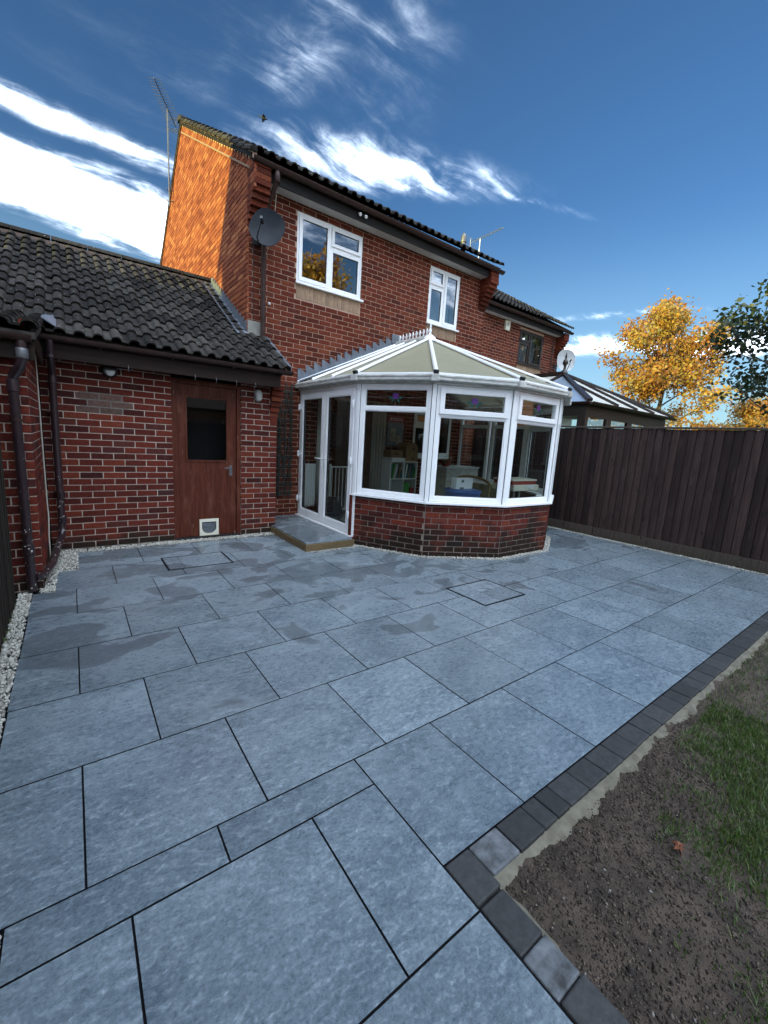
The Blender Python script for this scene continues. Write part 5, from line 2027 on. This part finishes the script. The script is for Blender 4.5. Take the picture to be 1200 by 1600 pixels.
def fleur(p, s, nm):
    m = MB()
    for (hw, z0, z1, z2) in ((0.028, 0.02, 0.06, 0.115), (0.016, 0.0, 0.02, 0.04)):
        m.slab([p + Z * z0 * s, p + Y * hw * s + Z * z1 * s, p + Z * z2 * s, p - Y * hw * s + Z * z1 * s], X, 0.014 * s)
    m.slab([p - Y * 0.006 * s, p + Y * 0.006 * s, p + Y * 0.006 * s + Z * 0.04 * s, p - Y * 0.006 * s + Z * 0.04 * s], X, 0.012 * s)
    return m.build(nm, M['upvc'], con)


MB().box((5.035, 5.055), (5.66, 6.56), (3.300, 3.318)).build('cresting_rail', M['upvc'], con)
for k in range(9):
    fleur(Vector((5.052, 5.74 + k * 0.095, 3.315)), 1.0, 'cresting_spike')
MB().lathe(AP + Z * 0.07, [(0.026, 0), (0.03, 0.015), (0.014, 0.035), (0.028, 0.07), (0.022, 0.095), (0.010, 0.115), (0.018, 0.14), (0.012, 0.165), (0.002, 0.225)], 12).build('finial', M['upvc'], con, True)
# stepped lead flashing up both roof slopes
for side in (0, 1):
    m = MB()
    xa, xb = (3.03, 4.93) if side == 0 else (5.16, 7.06)
    n = 13
    for q in range(n):
        u0, u1 = xa + (xb - xa) * q / n, xa + (xb - xa) * (q + 1) / n
        zz = lambda x: 2.335 + (1 - abs(x - 5.045) / 2.0) * 0.92
        lo0, lo1 = zz(u0) - 0.01, zz(u1) - 0.01
        hi = max(lo0, lo1) + 0.10
        if side == 0:
            pts = [(u0, 6.576, lo0), (u1, 6.576, lo1), (u1, 6.576, hi + 0.015), (u0 + 0.03, 6.576, hi + 0.07), (u0, 6.576, hi + 0.07)]
        else:
            pts = [(u0, 6.576, lo0), (u1, 6.576, lo1), (u1, 6.576, hi + 0.07), (u1 - 0.03, 6.576, hi + 0.07), (u0, 6.576, hi + 0.015)]
        m.slab([Vector(p) for p in pts], REAR, 0.012)
        sl2 = [(u0, 6.576, lo0 + 0.04), (u1, 6.576, lo1 + 0.04), (u1, 6.44, lo1 + 0.028), (u0, 6.44, lo0 + 0.028)]
        m.slab([Vector(p) for p in sl2], Z, 0.006)
    m.build('stepped_flashing', M['lead'], con)
MB().box((4.91, 5.17), (6.555, 6.588), (3.27, 3.44)).build('lead_saddle', M['lead'], con, bevel=0.01)

# timber and slab step in front of the double doors
st = thing('garden_step', 'low timber edged step with a slab top at the white double doors', 'step', (2.7, 5.6, 0))
MB().box((2.335, 3.075), (4.70, 4.80), (-0.01, 0.092)).build('sleeper', M['sleeper'], st, bevel=0.004)
MB().box((2.335, 2.435), (4.803, 6.585), (-0.01, 0.090)).build('sleeper', M['sleeper'], st, bevel=0.004)
MB().box((2.44, 3.04), (4.80, 6.585), (-0.01, 0.070)).build('step_fill', M['joint'], st)
for ya, yb in ((4.712, 5.33), (5.334, 5.94), (5.944, 6.583)):
    MB().box((2.347, 3.043), (ya, yb), (0.093, 0.112)).build('paving_slab', M['paving'], st, bevel=0.002)

# ------------------------------------------------------------------ things inside the conservatory
t = thing('cube_shelf', 'white cube shelf of folders against the house wall inside the conservatory', 'shelf', (5.08, 6.3, 0.112))
m = MB()
for xx in (4.75, 5.075, 5.40):
    m.box((xx, xx + 0.018), (6.16, 6.52), (0.112, 1.10))
for zz in (0.112, 0.43, 0.755, 1.082):
    m.box((4.768, 5.40), (6.162, 6.518), (zz, zz + 0.018))
m.build('carcass', M['white'], t)
MB().box((4.77, 5.40), (6.515, 6.525), (0.13, 1.08)).build('back_board', M['white'], t)
for k in range(12):
    xx = 4.78 + k * 0.052
    if 5.05 < xx < 5.09:
        continue
    zb = 0.773
    mt = M[('teal', 'green', 'white', 'teal', 'carton')[k % 5]]
    a = 0.02 + 0.02 * (k % 3)
    m = MB()
    m.slab([(xx, 6.2, zb), (xx + 0.03, 6.2, zb), (xx + 0.03 + a, 6.2, zb + 0.27), (xx + a, 6.2, zb + 0.27)], REAR, 0.2)
    o = m.build('folder', mt)
    col = {'teal_card': 'dark teal', 'green_card': 'green', 'white_gloss': 'white', 'cardboard': 'brown'}[mt.name]
    nth = ('first', 'second', 'third', 'fourth', 'fifth', 'sixth', 'seventh', 'eighth', 'ninth', 'tenth', 'eleventh', 'twelfth')[k]
    tag(o, col + ' folder, ' + nth + ' from the left in the upper cubes of the white shelf', 'folder', 'folders in the cube shelf')
for (x0, x1, z0, z1, mt, lab) in ((5.10, 5.25, 0.449, 0.68, 'green', 'bright green box in the lower cube of the white shelf'), (5.27, 5.38, 0.449, 0.58, 'red', 'small brown red box low in the white cube shelf')):
    o = MB().box((x0, x1), (6.17, 6.45), (z0, z1)).build('storage_box', M[mt], None, bevel=0.004)
    tag(o, lab, 'box')
t = thing('cardboard_box', 'low cardboard box with a hand slot on top of the white shelf', 'box', (4.92, 6.3, 1.1))
MB().box((4.77, 5.06), (6.2, 6.5), (1.165, 1.30)).build('carton', M['carton'], t, bevel=0.003)
MB().box((4.87, 4.97), (6.197, 6.201), (1.225, 1.245)).build('hand_slot', M['dark'], t)
o = MB().box((4.80, 5.12), (6.19, 6.5), (1.102, 1.163)).build('paper_stack', M['white'])
tag(o, 'flat white box under the cardboard box on the shelf', 'box')
t = thing('cardboard_box', 'taller house shaped cardboard box on the right of the white shelf', 'box', (5.27, 6.3, 1.1))
m = MB()
m.slab([(5.12, 6.18, 1.102), (5.42, 6.18, 1.102), (5.42, 6.18, 1.38), (5.33, 6.18, 1.46), (5.16, 6.18, 1.44), (5.12, 6.18, 1.38)], REAR, 0.28)
m.build('carton', M['carton'], t)
m = MB()
for zz in (1.16, 1.34):
    m.lathe((5.30, 6.181, zz), [(0.022, 0), (0.022, 0.004), (0, 0.004)], 10, REAR)
m.build('air_hole', M['dark'], t)
t = thing('wall_poster', 'tall poster with a red heading on the brick wall above the shelf', 'poster', (5.14, 6.58, 1.4))
MB().box((4.94, 5.34), (6.574, 6.580), (1.38, 1.92)).build('sheet', plain('poster_paper', (0.30, 0.33, 0.40), (0.10, 0.11, 0.15), 0.5, 7), t)
MB().box((4.94, 5.34), (6.570, 6.5735), (1.84, 1.95)).build('heading', M['red'], t)
MB().box((5.0, 5.15), (6.5705, 6.5735), (1.46, 1.72)).box((5.17, 5.29), (6.5705, 6.5735), (1.42, 1.60)).build('picture', plain('poster_print', (0.62, 0.52, 0.42), (0.16, 0.14, 0.14), 0.5, 14), t)
cu = bpy.data.curves.new('poster_lettering', 'FONT')
cu.body = 'JENSON'
cu.size = 0.088
cu.align_x = 'CENTER'
cu.extrude = 0.0008
tmp = bpy.data.objects.new('lettering_curve', cu)
cu.materials.append(M['white'])
to = bpy.data.objects.new('poster_lettering', bpy.data.meshes.new_from_object(tmp))
bpy.data.objects.remove(tmp)
finish(to, 'poster_lettering', t)
to.matrix_basis = Matrix.Translation((5.14, 6.568, 1.865)) @ Matrix.Rotation(R(90), 4, 'X')


def curtain(x0, x1, y, z0, z1, label):
    vs, fs = [], []
    n = 40
    for i in range(n + 1):
        f = i / n
        for z, am in ((z1, 0.6), ((z0 + z1) / 2, 1.0), (z0, 1.25)):
            vs.append((x0 + (x1 - x0) * f, y + 0.028 * am * math.sin(f * 9 * math.pi) + 0.008 * math.sin(f * 23 + z), z))
    for i in range(n):
        for k in range(2):
            a = i * 3 + k
            fs.append((a, a + 3, a + 4, a + 1))
    o = MB().add(vs, fs, 0.5).build('curtain', M['curtain'], None, True)
    s = o.modifiers.new('thickness', 'SOLIDIFY')
    s.thickness = 0.004
    return tag(o, label, 'curtain', 'curtains by the house opening')


curtain(4.50, 4.82, 6.46, 0.18, 2.16, 'pale curtain hanging beside the white cube shelf')
curtain(3.36, 3.62, 6.46, 0.18, 2.16, 'pale curtain seen through the white double doors')
t = thing('radiator', 'white panel radiator on the wall behind the double doors', 'radiator', (3.42, 6.53, 0.25))
m = MB()
for k in range(14):
    m.box((3.14 + k * 0.04, 3.17 + k * 0.04), (6.50, 6.535), (0.27, 0.98))
m.build('fins', M['white'], t)
MB().box((3.13, 3.71), (6.536, 6.56), (0.25, 1.0)).build('panel', M['white'], t)
t = thing('baby_gate', 'white barred safety gate across the house opening', 'gate', (4.05, 6.5, 0.112))
for k in range(9):
    MB().tube([(3.78 + k * 0.075, 6.63, 0.16), (3.78 + k * 0.075, 6.63, 0.93)], 0.008, 6).build('gate_bar', M['white'], t, True)
MB().box((3.745, 4.42), (6.615, 6.645), (0.93, 0.955)).box((3.745, 4.42), (6.615, 6.645), (0.14, 0.165)).build('gate_rail', M['white'], t)
o = MB().lathe((3.68, 6.44, 1.28), [(0.02, 0), (0.13, 0.05), (0.16, 0.3), (0.12, 0.56), (0.03, 0.64), (0, 0.65)], 12, (0, 0, 1)).build('hanging_coat', M['cloth_black'], None, True)
tag(o, 'black coat hanging on the wall behind the right door leaf', 'coat')
o = MB().lathe((3.45, 6.1, 0.112), [(0.20, 0), (0.24, 0.1), (0.2, 0.24), (0.09, 0.36), (0, 0.37)], 12).build('dark_bag', M['cloth_black'], None, True)
tag(o, 'black bag slumped on the floor inside the double doors', 'bag')
t = thing('cabinet', 'pale low cabinet with a plant on top by the inner window', 'cabinet', (6.4, 6.2, 0.112))
MB().box((6.02, 6.98), (5.95, 6.5), (0.112, 1.0)).build('body', M['upvc_dirty'], t, bevel=0.004)
MB().box((6.0, 6.985), (5.93, 6.52), (1.001, 1.025)).build('top', M['white'], t)
MB().box((6.49, 6.505), (5.944, 5.949), (0.15, 0.98)).build('door_gap', M['white'], t)
t = thing('potted_plant', 'trailing green houseplant in a red pot on the pale cabinet', 'plant', (6.2, 6.1, 1.025))
MB().lathe((6.15, 6.12, 1.026), [(0.07, 0), (0.10, 0.12), (0.085, 0.12)], 14).build('pot', M['red'], t, True)
m = MB()
for q in range(46):
    a = random.uniform(0, 6.28)
    r0 = random.uniform(0.05, 0.32)
    c = Vector((6.2 + math.cos(a) * r0, 6.08 + math.sin(a) * r0 * 0.6, 1.17 + 0.10 * random.random() - r0 * 0.45))
    d = Vector((math.cos(a), math.sin(a), random.uniform(-0.6, 0.3))).normalized()
    s = d.cross(Z).normalized()
    L = random.uniform(0.05, 0.11)
    m.add([c - d * L * .5, c + s * L * .3, c + d * L * .5, c - s * L * .3], [(0, 1, 2, 3)])
m.build('leaves', M['plantleaf'], t, kind='stuff')
t = thing('storage_tub', 'blue plastic tub behind the middle bay window', 'tub', (4.72, 4.28, 0.112))
m = MB()
m.lathe((4.72, 4.30, 0.112), [(0.22, 0), (0.27, 0.66), (0.285, 0.67), (0.285, 0.70), (0.255, 0.70), (0.21, 0.05)], 24)
m.build('tub_body', M['blue'], t, True)
MB().lathe((4.72, 4.30, 0.815), [(0.24, 0), (0.24, 0.006)], 24).build('tub_lid', M['blue'], t, True)
t = thing('white_box', 'white printed box standing on the blue tub', 'box', (4.70, 4.28, 0.82))
MB().box((4.52, 4.88), (4.24, 4.36), (0.823, 0.99)).build('carton', M['white'], t, bevel=0.012)
MB().box((4.625, 4.675), (4.236, 4.2395), (0.925, 0.965)).box((4.60, 4.68), (4.236, 4.2395), (0.826, 0.855)).build('print', M['dull_steel'], t)
t = thing('wicker_chair', 'round brown cane chair behind the bay windows', 'chair', (5.2, 4.5, 0.112))
m = MB()
arc = [(5.2 + 0.34 * math.cos(a), 4.55 + 0.30 * math.sin(a), 0.84 + 0.12 * math.sin(a + 0.6)) for a in [-0.5 + math.pi * 1.15 * q / 24 for q in range(25)]]
m.tube(arc, 0.022, 8)
arc2 = [(5.2 + 0.28 * math.cos(a), 4.55 + 0.26 * math.sin(a), 0.50) for a in [math.pi * 2 * q / 24 for q in range(25)]]
m.tube(arc2, 0.02, 8)
m.build('hoop', M['cane'], t, True)
for q in range(4):
    a = math.pi / 4 + q * math.pi / 2
    MB().tube([(5.2 + 0.26 * math.cos(a), 4.55 + 0.24 * math.sin(a), 0.113), (5.2 + 0.28 * math.cos(a), 4.55 + 0.26 * math.sin(a), 0.5), (5.2 + 0.33 * math.cos(a), 4.55 + 0.29 * math.sin(a), 0.88)], 0.014, 6).build('leg', M['cane'], t, True)
MB().lathe((5.2, 4.55, 0.50), [(0.25, 0), (0.28, 0.03), (0.27, 0.09), (0.2, 0.12), (0, 0.125)], 20).build('seat_cushion', M['red'], t, True)
t = thing('side_table', 'cream folding table behind the right hand bay window', 'table', (6.1, 4.3, 0.112))
MB().box((5.72, 6.42), (4.1, 4.55), (0.78, 0.885)).build('table_top', M['cream'], t, bevel=0.015)
for xx, yy in ((5.95, 4.25), (6.1, 4.25), (5.95, 4.45), (6.1, 4.45)):
    MB().tube([(xx, yy, 0.112), (xx, yy, 0.78)], 0.013, 6).build('leg', M['white'], t, True)
t = thing('flat_case', 'flat red sided case with a pale lid on the cream table', 'case', (6.05, 4.3, 0.886))
MB().box((5.70, 6.35), (4.12, 4.5), (0.888, 0.945)).build('case_body', M['red'], t, bevel=0.004)
MB().box((5.69, 6.36), (4.11, 4.51), (0.947, 0.975)).build('case_lid', M['cream'], t, bevel=0.006)
o = MB().slab([(5.98, 4.085, 0.888), (6.30, 4.085, 0.888), (6.2, 4.083, 0.80)], REAR, 0.002).build('paper_sheet', M['white'])
tag(o, 'white paper hanging over the front edge of the cream table', 'paper')

# ================================================================== NEIGHBOURING CONSERVATORY
nc = thing('conservatory', 'brown framed conservatory with a hipped roof beyond the timber fence', 'conservatory', (10.2, 6.2, 0))
xa, xb, ya, yb = 8.22, 12.15, 4.42, 7.99
apx = Vector((10.18, 6.19, 3.40))
bk = Vector((10.18, 7.99, 3.40))
E0 = 2.47
cs = [Vector((xa - 0.1, yb, E0)), Vector((xa - 0.1, ya - 0.1, E0)), Vector((xb + 0.1, ya - 0.1, E0)), Vector((xb + 0.1, yb, E0))]
M['poly_far'] = plain('pale_roof_sheet', (0.60, 0.57, 0.50), (0.52, 0.50, 0.44), 0.5, 5)
M['poly_blue'] = plain('tinted_roof_glass', (0.30, 0.36, 0.44), (0.26, 0.32, 0.40), 0.1, 3)


def farbar(A, B, w=0.07, h=0.05, nm='glazing_bar'):
    A, B = Vector(A), Vector(B)
    d = (B - A).normalized()
    a = d.cross(Z).normalized()
    n = a.cross(d)
    return MB().frame(A, d, a, n if n.z > 0 else -n, (0, (B - A).length), (-w / 2, w / 2), (0.0, h)).build(nm, M['brown_frame'], nc)


MB().slab([cs[1], cs[2], apx], Z, 0.03).build('roof_panel', M['poly_far'], nc)
MB().slab([cs[1].lerp(cs[0], 0.5), cs[1], apx], Z, 0.03).build('roof_panel', M['poly_blue'], nc)
MB().slab([cs[0], cs[1].lerp(cs[0], 0.5), apx, bk], Z, 0.03).build('roof_panel', M['poly_far'], nc)
MB().slab([cs[2], cs[3], bk, apx], Z, 0.03).build('roof_panel', M['poly_far'], nc)
farbar(cs[1], apx, 0.10)
farbar(cs[2], apx, 0.10)
farbar(cs[1].lerp(cs[0], 0.5), apx, 0.08)
for f in (0.28, 0.5, 0.72):
    p = cs[1].lerp(cs[2], f)
    g2 = min(f, 1 - f) * 2
    q = (cs[1].lerp(apx, g2) if f <= 0.5 else cs[2].lerp(apx, g2))
    farbar(p, q, 0.06)
farbar(apx, bk, 0.14, 0.08, 'ridge')
m = MB()
gutter(m, (xa - 0.15, ya - 0.14, E0 - 0.01), (xb + 0.15, ya - 0.14, E0 - 0.01), 0.06)
m.build('gutter', M['brown_plastic'], nc, True)
m = MB()
gutter(m, (xa - 0.14, yb, E0 - 0.01), (xa - 0.14, ya - 0.15, E0 - 0.01), 0.06, out=(-1, 0, 0))
m.build('gutter', M['brown_plastic'], nc, True)
MB().box((xa, xb), (ya, ya + 0.06), (2.30, E0 - 0.01)).box((xa, xa + 0.06), (ya + 0.06, yb), (2.30, E0 - 0.01)).build('head_rail', M['brown_frame'], nc)
MB().box((xa, xb), (ya, ya + 0.2), (0, 0.75)).box((xa, xa + 0.2), (ya + 0.2, yb), (0, 0.75)).build('base_wall', M['far_wall'], nc)
for k in range(4):
    w = (xb - xa) / 4
    m = MB()
    rect_frame(m, (0, ya, 0), X, REAR, xa + w * k + 0.003, xa + w * (k + 1) - 0.003, 0.75, 2.30, 0.11, -0.06, 0.0)
    wn = m.build('window', M['brown_frame'], nc)
    pane(wn, (0, ya, 0), X, REAR, xa + w * k + 0.113, xa + w * (k + 1) - 0.113, 0.86, 2.19, -0.03, M['glass_up'])
for k in range(3):
    w = (yb - ya - 0.06) / 3
    m = MB()
    rect_frame(m, (xa, 0, 0), Y, -X, ya + 0.06 + w * k + 0.003, ya + 0.06 + w * (k + 1) - 0.003, 0.75, 2.30, 0.10, -0.06, 0.0)
    wn = m.build('window', M['brown_frame'], nc)
    pane(wn, (xa, 0, 0), Y, -X, ya + 0.06 + w * k + 0.103, ya + 0.06 + w * (k + 1) - 0.103, 0.85, 2.20, -0.03, M['glass'])
MB().box((xa + 0.10, xa + 0.11), (4.75, 5.7), (1.98, 2.16)).build('rolled_blind', M['cream'], nc)
MB().lathe(apx + Z * 0.04, [(0.09, 0), (0.07, 0.05), (0.035, 0.09), (0.03, 0.18), (0.07, 0.24), (0.06, 0.30), (0.02, 0.35), (0.03, 0.40), (0.0, 0.52)], 12).build('finial', M['brown_frame'], nc, True)


# ================================================================== TREES
def limb(mb, p, d, L, r, depth, tips, rg, spread=0.55, up=0.12):
    n = 4
    pts, rads = [p.copy()], [r]
    q = p.copy()
    dd = d.copy()
    for i in range(n):
        dd = (dd + Vector((rg.gauss(0, 0.10), rg.gauss(0, 0.10), rg.gauss(up * 0.5, 0.06)))).normalized()
        q = q + dd * (L / n)
        pts.append(q.copy())
        rads.append(r * (1 - 0.45 * (i + 1) / n))
    mb.tube(pts, rads, 6 if depth > 1 else 5, caps=False)
    if depth <= 1:
        tips += [pts[k] for k in (2, 3, 4)]
    if depth == 0:
        return
    for c in range(rg.choice((3, 3, 4))):
        f = rg.uniform(0.45, 1.0)
        i = min(n - 1, int(f * n))
        base = pts[i].lerp(pts[i + 1], f * n - i)
        sd = Vector((rg.gauss(0, 1), rg.gauss(0, 1), rg.gauss(0.15, 0.5))).normalized()
        nd = (dd * (1 - spread) + sd * spread + Z * up).normalized()
        limb(mb, base, nd, L * rg.uniform(0.58, 0.80), rads[i] * 0.62, depth - 1, tips, rg, spread, up)


LEAF_V = [(0, -0.5, 0), (0.36, -0.1, 0.06), (0, 0.6, 0), (-0.36, -0.1, 0.06)]


def tree(label, base, height, radius, leafmat, n_leaves, leaf, seed, group=None, trunk_r=0.16, conical=0.0, zmin=0.0, name='tree', clump=0.5, squash=1.0, fill=0.5):
    rg = random.Random(seed)
    base = Vector(base)
    t = thing(name, label, 'tree', base, group)
    mb = MB()
    tips = []
    th = height * 0.42
    pts = [base + Vector((rg.gauss(0, .03) * k, rg.gauss(0, .03) * k, th * 1.9 * k / 6)) for k in range(7)]
    mb.tube(pts, [trunk_r * (1.15 - 0.14 * k) for k in range(7)], 9)
    for k in range(15):
        f = 0.22 + 0.76 * k / 14
        p = pts[0].lerp(pts[-1], f)
        a = k * 2.399 + rg.uniform(-.4, .4)
        rr = radius * (1.0 - conical * f) * math.sqrt(max(0.12, 1 - ((f - 0.42) / 0.72) ** 2))
        d = Vector((math.cos(a), math.sin(a), rg.uniform(0.35, 0.9))).normalized()
        limb(mb, p, d, rr * 0.62, trunk_r * 0.42 * (1.1 - f * 0.6), 2, tips, rg)
    mb.build('trunk', M['bark'], t, True)
    T = np.array([tuple(p) for p in tips])
    rs = np.random.default_rng(seed)
    idx = rs.integers(0, len(T), n_leaves)
    Pp = T[idx] + rs.normal(size=(n_leaves, 3)) * clump * np.array([1, 1, 0.8])
    keep = Pp[:, 2] > base.z + zmin
    Pp = Pp[keep]
    n = len(Pp)
    s = leaf * rs.uniform(0.6, 1.35, n)
    rv = np.clip(rs.normal(0.45, 0.22, n) + 0.25 * np.sin(Pp[:, 0] * 1.7 + Pp[:, 2] * 1.3), 0, 1)
    scatter_mesh('crown', leafmat, Pp, np.repeat(s[:, None], 3, 1), LEAF_V, [(0, 1, 2, 3)], t, rv=rv)
    return t


gt = tree('tall golden autumn tree glowing in the sun beyond the brown conservatory', (41.5, 15.8, -0.1), 14.8, 6.6, M['leaf_gold'], 19000, 0.25, 5, trunk_r=0.22, clump=0.42, conical=0.30)
tree('golden autumn tree low behind the fence at the right edge', (58, 11.5, -0.1), 7.0, 4.6, M['leaf_gold'], 9000, 0.24, 8, trunk_r=0.16, clump=0.5)
tree('dark green leaved tree at the right edge of the view', (17.9, 2.55, -0.1), 8.3, 3.0, M['leaf_green'], 8200, 0.16, 14, trunk_r=0.15, clump=0.24)
tree('low orange bush far off between the two taller trees', (52, 14.6, -0.1), 4.6, 2.6, M['leaf_gold'], 3500, 0.22, 21, trunk_r=0.10, clump=0.35)

# a bird crossing the sky above the house
bd = thing('flying_bird', 'small dark bird in flight above the roof', 'bird', (7.02, 19.1, 14.2))
c = Vector((7.02, 19.1, 14.2))
d = Vector((0.95, -0.3, -0.12)).normalized()
s = d.cross(Z).normalized()
MB().tube([c - d * 0.23, c - d * 0.11, c - d * 0.03, c + d * 0.07, c + d * 0.13, c + d * 0.16], [0.012, 0.024, 0.044, 0.042, 0.025, 0.006], 10).build('body', M['bird'], bd, True)
for k in (-1, 1):
    m = MB()
    m.slab([c + d * 0.07, c + s * k * 0.13 + d * 0.06 + Z * 0.015, c + s * k * 0.26 - d * 0.04 - Z * 0.02, c + s * k * 0.13 - d * 0.06 + Z * 0.01, c - d * 0.05], Z, 0.01)
    m.build('wing', M['bird'], bd)

# ================================================================== BEYOND THE FRAME: what the low sun and the windows meet
def plain_house(label, x0, x1, y0, y1, eave, ridge, along_x=True, hip=False, name='brick_house'):
    t = thing(name, label, 'house', ((x0 + x1) / 2, (y0 + y1) / 2, 0))
    m = MB()
    m.box((x0, x1), (y0, y1), (-0.1, eave))
    xm, ym = (x0 + x1) / 2, (y0 + y1) / 2
    r = MB()
    o = 0.3
    if hip:
        k = (y1 - y0) / 2
        A, B = Vector((x0 + k, ym, ridge)), Vector((x1 - k, ym, ridge))
        c = [Vector((x0 - o, y0 - o, eave)), Vector((x1 + o, y0 - o, eave)), Vector((x1 + o, y1 + o, eave)), Vector((x0 - o, y1 + o, eave))]
        for q in ([c[0], c[1], B, A], [c[1], c[2], B], [c[2], c[3], A, B], [c[3], c[0], A]):
            r.slab(q, Z, 0.08)
    else:
        for sgn in (-1, 1):
            ye = y0 - o if sgn < 0 else y1 + o
            r.slab([(x0 - o, ye, eave), (x1 + o, ye, eave), (x1 + o, ym, ridge), (x0 - o, ym, ridge)], Z, 0.08)
        for xx in (x0 + 0.01, x1 - 0.01):
            m.slab([(xx, y0, eave), (xx, y1, eave), (xx, ym, ridge - 0.1)], X, 0.01)
    m.build('wall', M['far_wall'], t)
    r.build('roof', M['far_roof'], t)
    n = max(2, int((x1 - x0) / 3))
    for k in range(n):
        xc = x0 + (x1 - x0) * (k + 0.5) / n
        for zz in ([0.9] if eave < 4 else [0.9, 3.5]):
            for yy, N in ((y1, Y), (y0, -Y)):
                w = MB()
                rect_frame(w, (0, yy, 0), X, N, xc - 0.6, xc + 0.6, zz, zz + 1.1, 0.06, -0.02, 0.03)
                wo = w.build('window', M['upvc'], t)
                pane(wo, (0, yy, 0), X, N, xc - 0.54, xc + 0.54, zz + 0.06, zz + 1.04, 0.012, M['glass_up'])
    return t


wh = plain_house('tall brick terrace added out of view beyond the left fence to shade the gable and patio', -15.0, -5.0, -4.0, 6.5, 6.6, 9.8)  # unseen added block; its eaves line is shaped to cast the slanted shade
plain_house('brick bungalow with a hipped roof at the end of the garden behind the viewer', -9, 15, -21, -13, 2.6, 5.4, hip=True)
plain_house('red brick house across the garden to the right behind the viewer', 16, 24, -12, -4.2, 4.8, 7.4)
tree('golden autumn tree at the bottom of the garden behind the viewer', (12.6, -11.4, -0.1), 12.7, 3.4, M['leaf_gold'], 9000, 0.26, 33, trunk_r=0.2, clump=0.5)
tree('golden autumn tree beside the red house behind the viewer', (26, -2.6, -0.1), 7.8, 3.4, M['leaf_gold'], 10000, 0.22, 41, trunk_r=0.15, clump=0.5)
bf = thing('timber_fence', 'board fence across the bottom of the garden behind the viewer', 'fence', (4, -8.5, 0))
for k in range(17):
    MB().box((-4 + k * 1.0, -4 + k * 1.0 + 0.985), (-8.52, -8.49), (0, 1.75)).build('fence_panel', M['fence'], bf)
